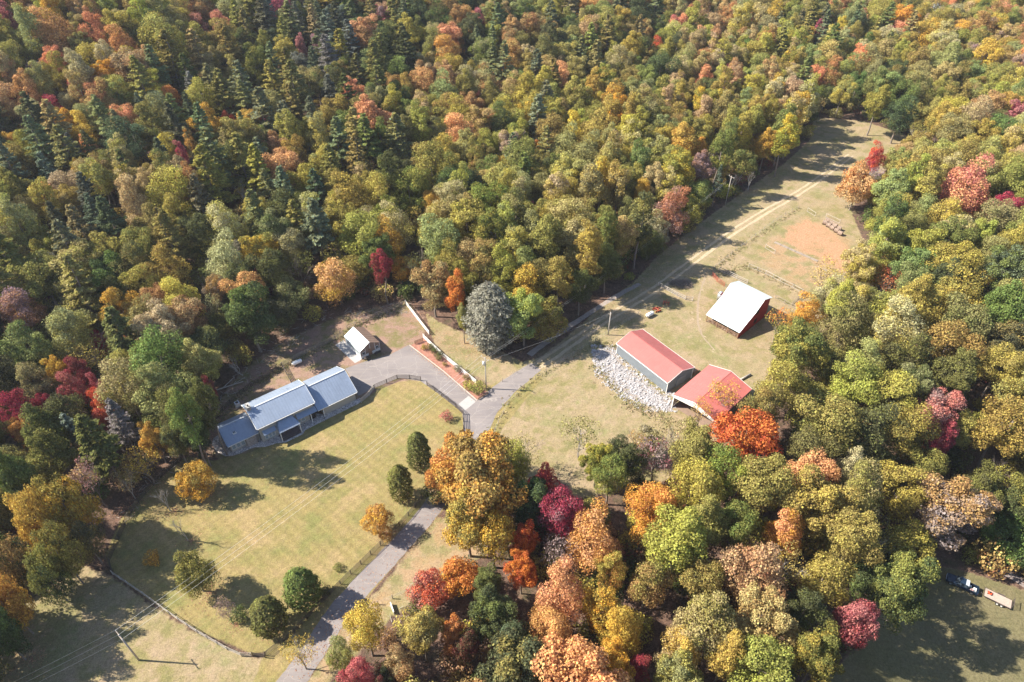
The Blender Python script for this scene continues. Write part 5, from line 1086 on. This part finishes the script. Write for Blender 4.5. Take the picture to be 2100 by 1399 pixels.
# fallen leaves: under the trees of the lawn, along the drive and the wood edge
fr_ = np.random.default_rng(11); LP = []
def litter(cx, cy, rad, n):
    a = fr_.uniform(0, 6.28, n); d = rad * np.abs(fr_.normal(0, .55, n)); LP.append(np.stack([cx + np.cos(a) * d, cy + np.sin(a) * d], 1))
for t in placed:
    if t['k'] in 'lcsn' and project_open(*pix(t['x'], t['y'], 0)[:2]): litter(t['x'] + t['r'] * .3, t['y'], t['r'] * 1.4, int(110 * t['r']))
for pts, n, sp in ((G((250,1060),(300,1000),(388,932),(430,880)), 2600, 1.6), (G((600,640),(700,632),(830,618),(880,690),(960,720),(1050,730)), 3000, 2.2), (G((620,1380),(720,1240),(900,1060),(980,930)), 1500, 1.6), (G((1170,690),(1300,580),(1420,470),(1600,342)), 2600, 2.0), (G((842,712),(912,766),(978,818)), 500, .5)):
    for (ax, ay), (bx, by_) in zip(pts[:-1], pts[1:]):
        k = int(n / (len(pts) - 1)); t_ = fr_.random(k); LP.append(np.stack([ax + (bx-ax)*t_ + fr_.normal(0, sp, k), ay + (by_-ay)*t_ + fr_.normal(0, sp, k)], 1))
LP = np.concatenate(LP); zz = hgt(LP[:, 0], LP[:, 1]) + .045; P3 = np.column_stack([LP, zz]); nl_ = len(P3)
lf = link('fallen_leaves', leaf_mesh('fallen_leaves', P3, np.array([0, 0, 1.]) + sph(fr_, nl_) * .3, .095, fr_.random(nl_), 5)); tag(lf, 'scattered fallen autumn leaves lying on the grass under the trees', 'fallen leaves', kind='stuff')
lf['tint'] = [.42, .24, .14]; lf['tint2'] = [.30, .16, .12]
# weeds and rank grass tufts at field and fence edges
WP = []
for pts, n, sp in ((G((1225,705),(1262,712),(1366,815)), 120, .7), (G((1370,860),(1290,830),(1215,745)), 260, 1.0), (G((441,863),(515,792),(579,753),(705,688)), 420, .9), (G((1458,556),(1530,500),(1637,428)), 170, .7), (G((1010,900),(1045,820),(1120,763),(1250,690)), 90, .6), (G((1475,560),(1535,548),(1645,601)), 150, 1.0), (G((705,690),(745,662),(832,624)), 260, 1.0)):
    for (ax, ay), (bx, by_) in zip(pts[:-1], pts[1:]):
        k = int(n / (len(pts) - 1)); t_ = fr_.random(k); WP.append(np.stack([ax + (bx-ax)*t_ + fr_.normal(0, sp, k), ay + (by_-ay)*t_ + fr_.normal(0, sp, k)], 1))
WP = np.concatenate(WP); n7 = 9; Q = np.repeat(WP, n7, 0) + fr_.normal(0, .16, (len(WP) * n7, 2)); zq = hgt(Q[:, 0], Q[:, 1]) + fr_.uniform(.03, .22, len(Q))
wd = link('weeds', leaf_mesh('weeds', np.column_stack([Q, zq]), sph(fr_, len(Q)) + np.array([0, 0, .5]), .11, np.repeat(fr_.random(len(WP)), n7), 6, 1.6)); tag(wd, 'rank weeds and dry grass tufts along the fences and the gravel', 'weeds', kind='stuff')
wd['tint'] = [.25, .24, .11]; wd['tint2'] = [.42, .33, .20]

# cut sticks and dead branches lying on the leaf litter behind the house
sk = MB()
for poly, n in ((G((430,860),(470,780),(560,690),(640,640),(700,630),(640,690),(560,740),(480,840)), 420), (G((700,640),(830,618),(860,640),(760,655)), 120), (G((395,930),(300,1010),(240,1100),(225,1080),(290,990),(380,900)), 120), (G((780,1240),(900,1180),(960,1140),(900,1230),(800,1290)), 60)):
    xs_, ys_ = zip(*poly)
    for _ in range(n):
        x, y = fr_.uniform(min(xs_), max(xs_)), fr_.uniform(min(ys_), max(ys_))
        if not inside(poly, np.array([x]), np.array([y]))[0]: continue
        a, L = fr_.uniform(0, 6.28), fr_.uniform(.4, 2.4); z = float(hgt(x, y)) + .08; p0 = Vector((x, y, z)); p1 = p0 + Vector((math.cos(a) * L, math.sin(a) * L, fr_.uniform(0, .35))); sk.tube(p0, p1, fr_.uniform(.02, .07), .015, 4, False)
        p2 = p0.lerp(p1, .5); sk.tube(p2, p2 + Vector((math.cos(a + .7) * L * .4, math.sin(a + .7) * L * .4, .2)), .02, .01, 3, False)
tag(sk.build('fallen_branches', M_deadwood), 'grey sticks and fallen branches scattered on the ground behind the house', 'fallen branches', kind='stuff')

# ------------------------------------------------------------------ thin autumn haze
hz = MB().box(-4700, -2700, -6, 4700, 5700, 119).build('haze', bpy.data.materials.new("haze")); tag(hz, None, None, kind='stuff')
hm = hz.data.materials[0]; hm.use_nodes = True; hn = hm.node_tree; hn.nodes.remove(hn.nodes["Principled BSDF"])
pv = hn.nodes.new("ShaderNodeVolumePrincipled"); pv.inputs["Color"].default_value = (.84, .90, 1.0, 1); pv.inputs["Density"].default_value = .00010; pv.inputs["Anisotropy"].default_value = .2
hn.links.new(pv.outputs[0], hn.nodes["Material Output"].inputs["Volume"])
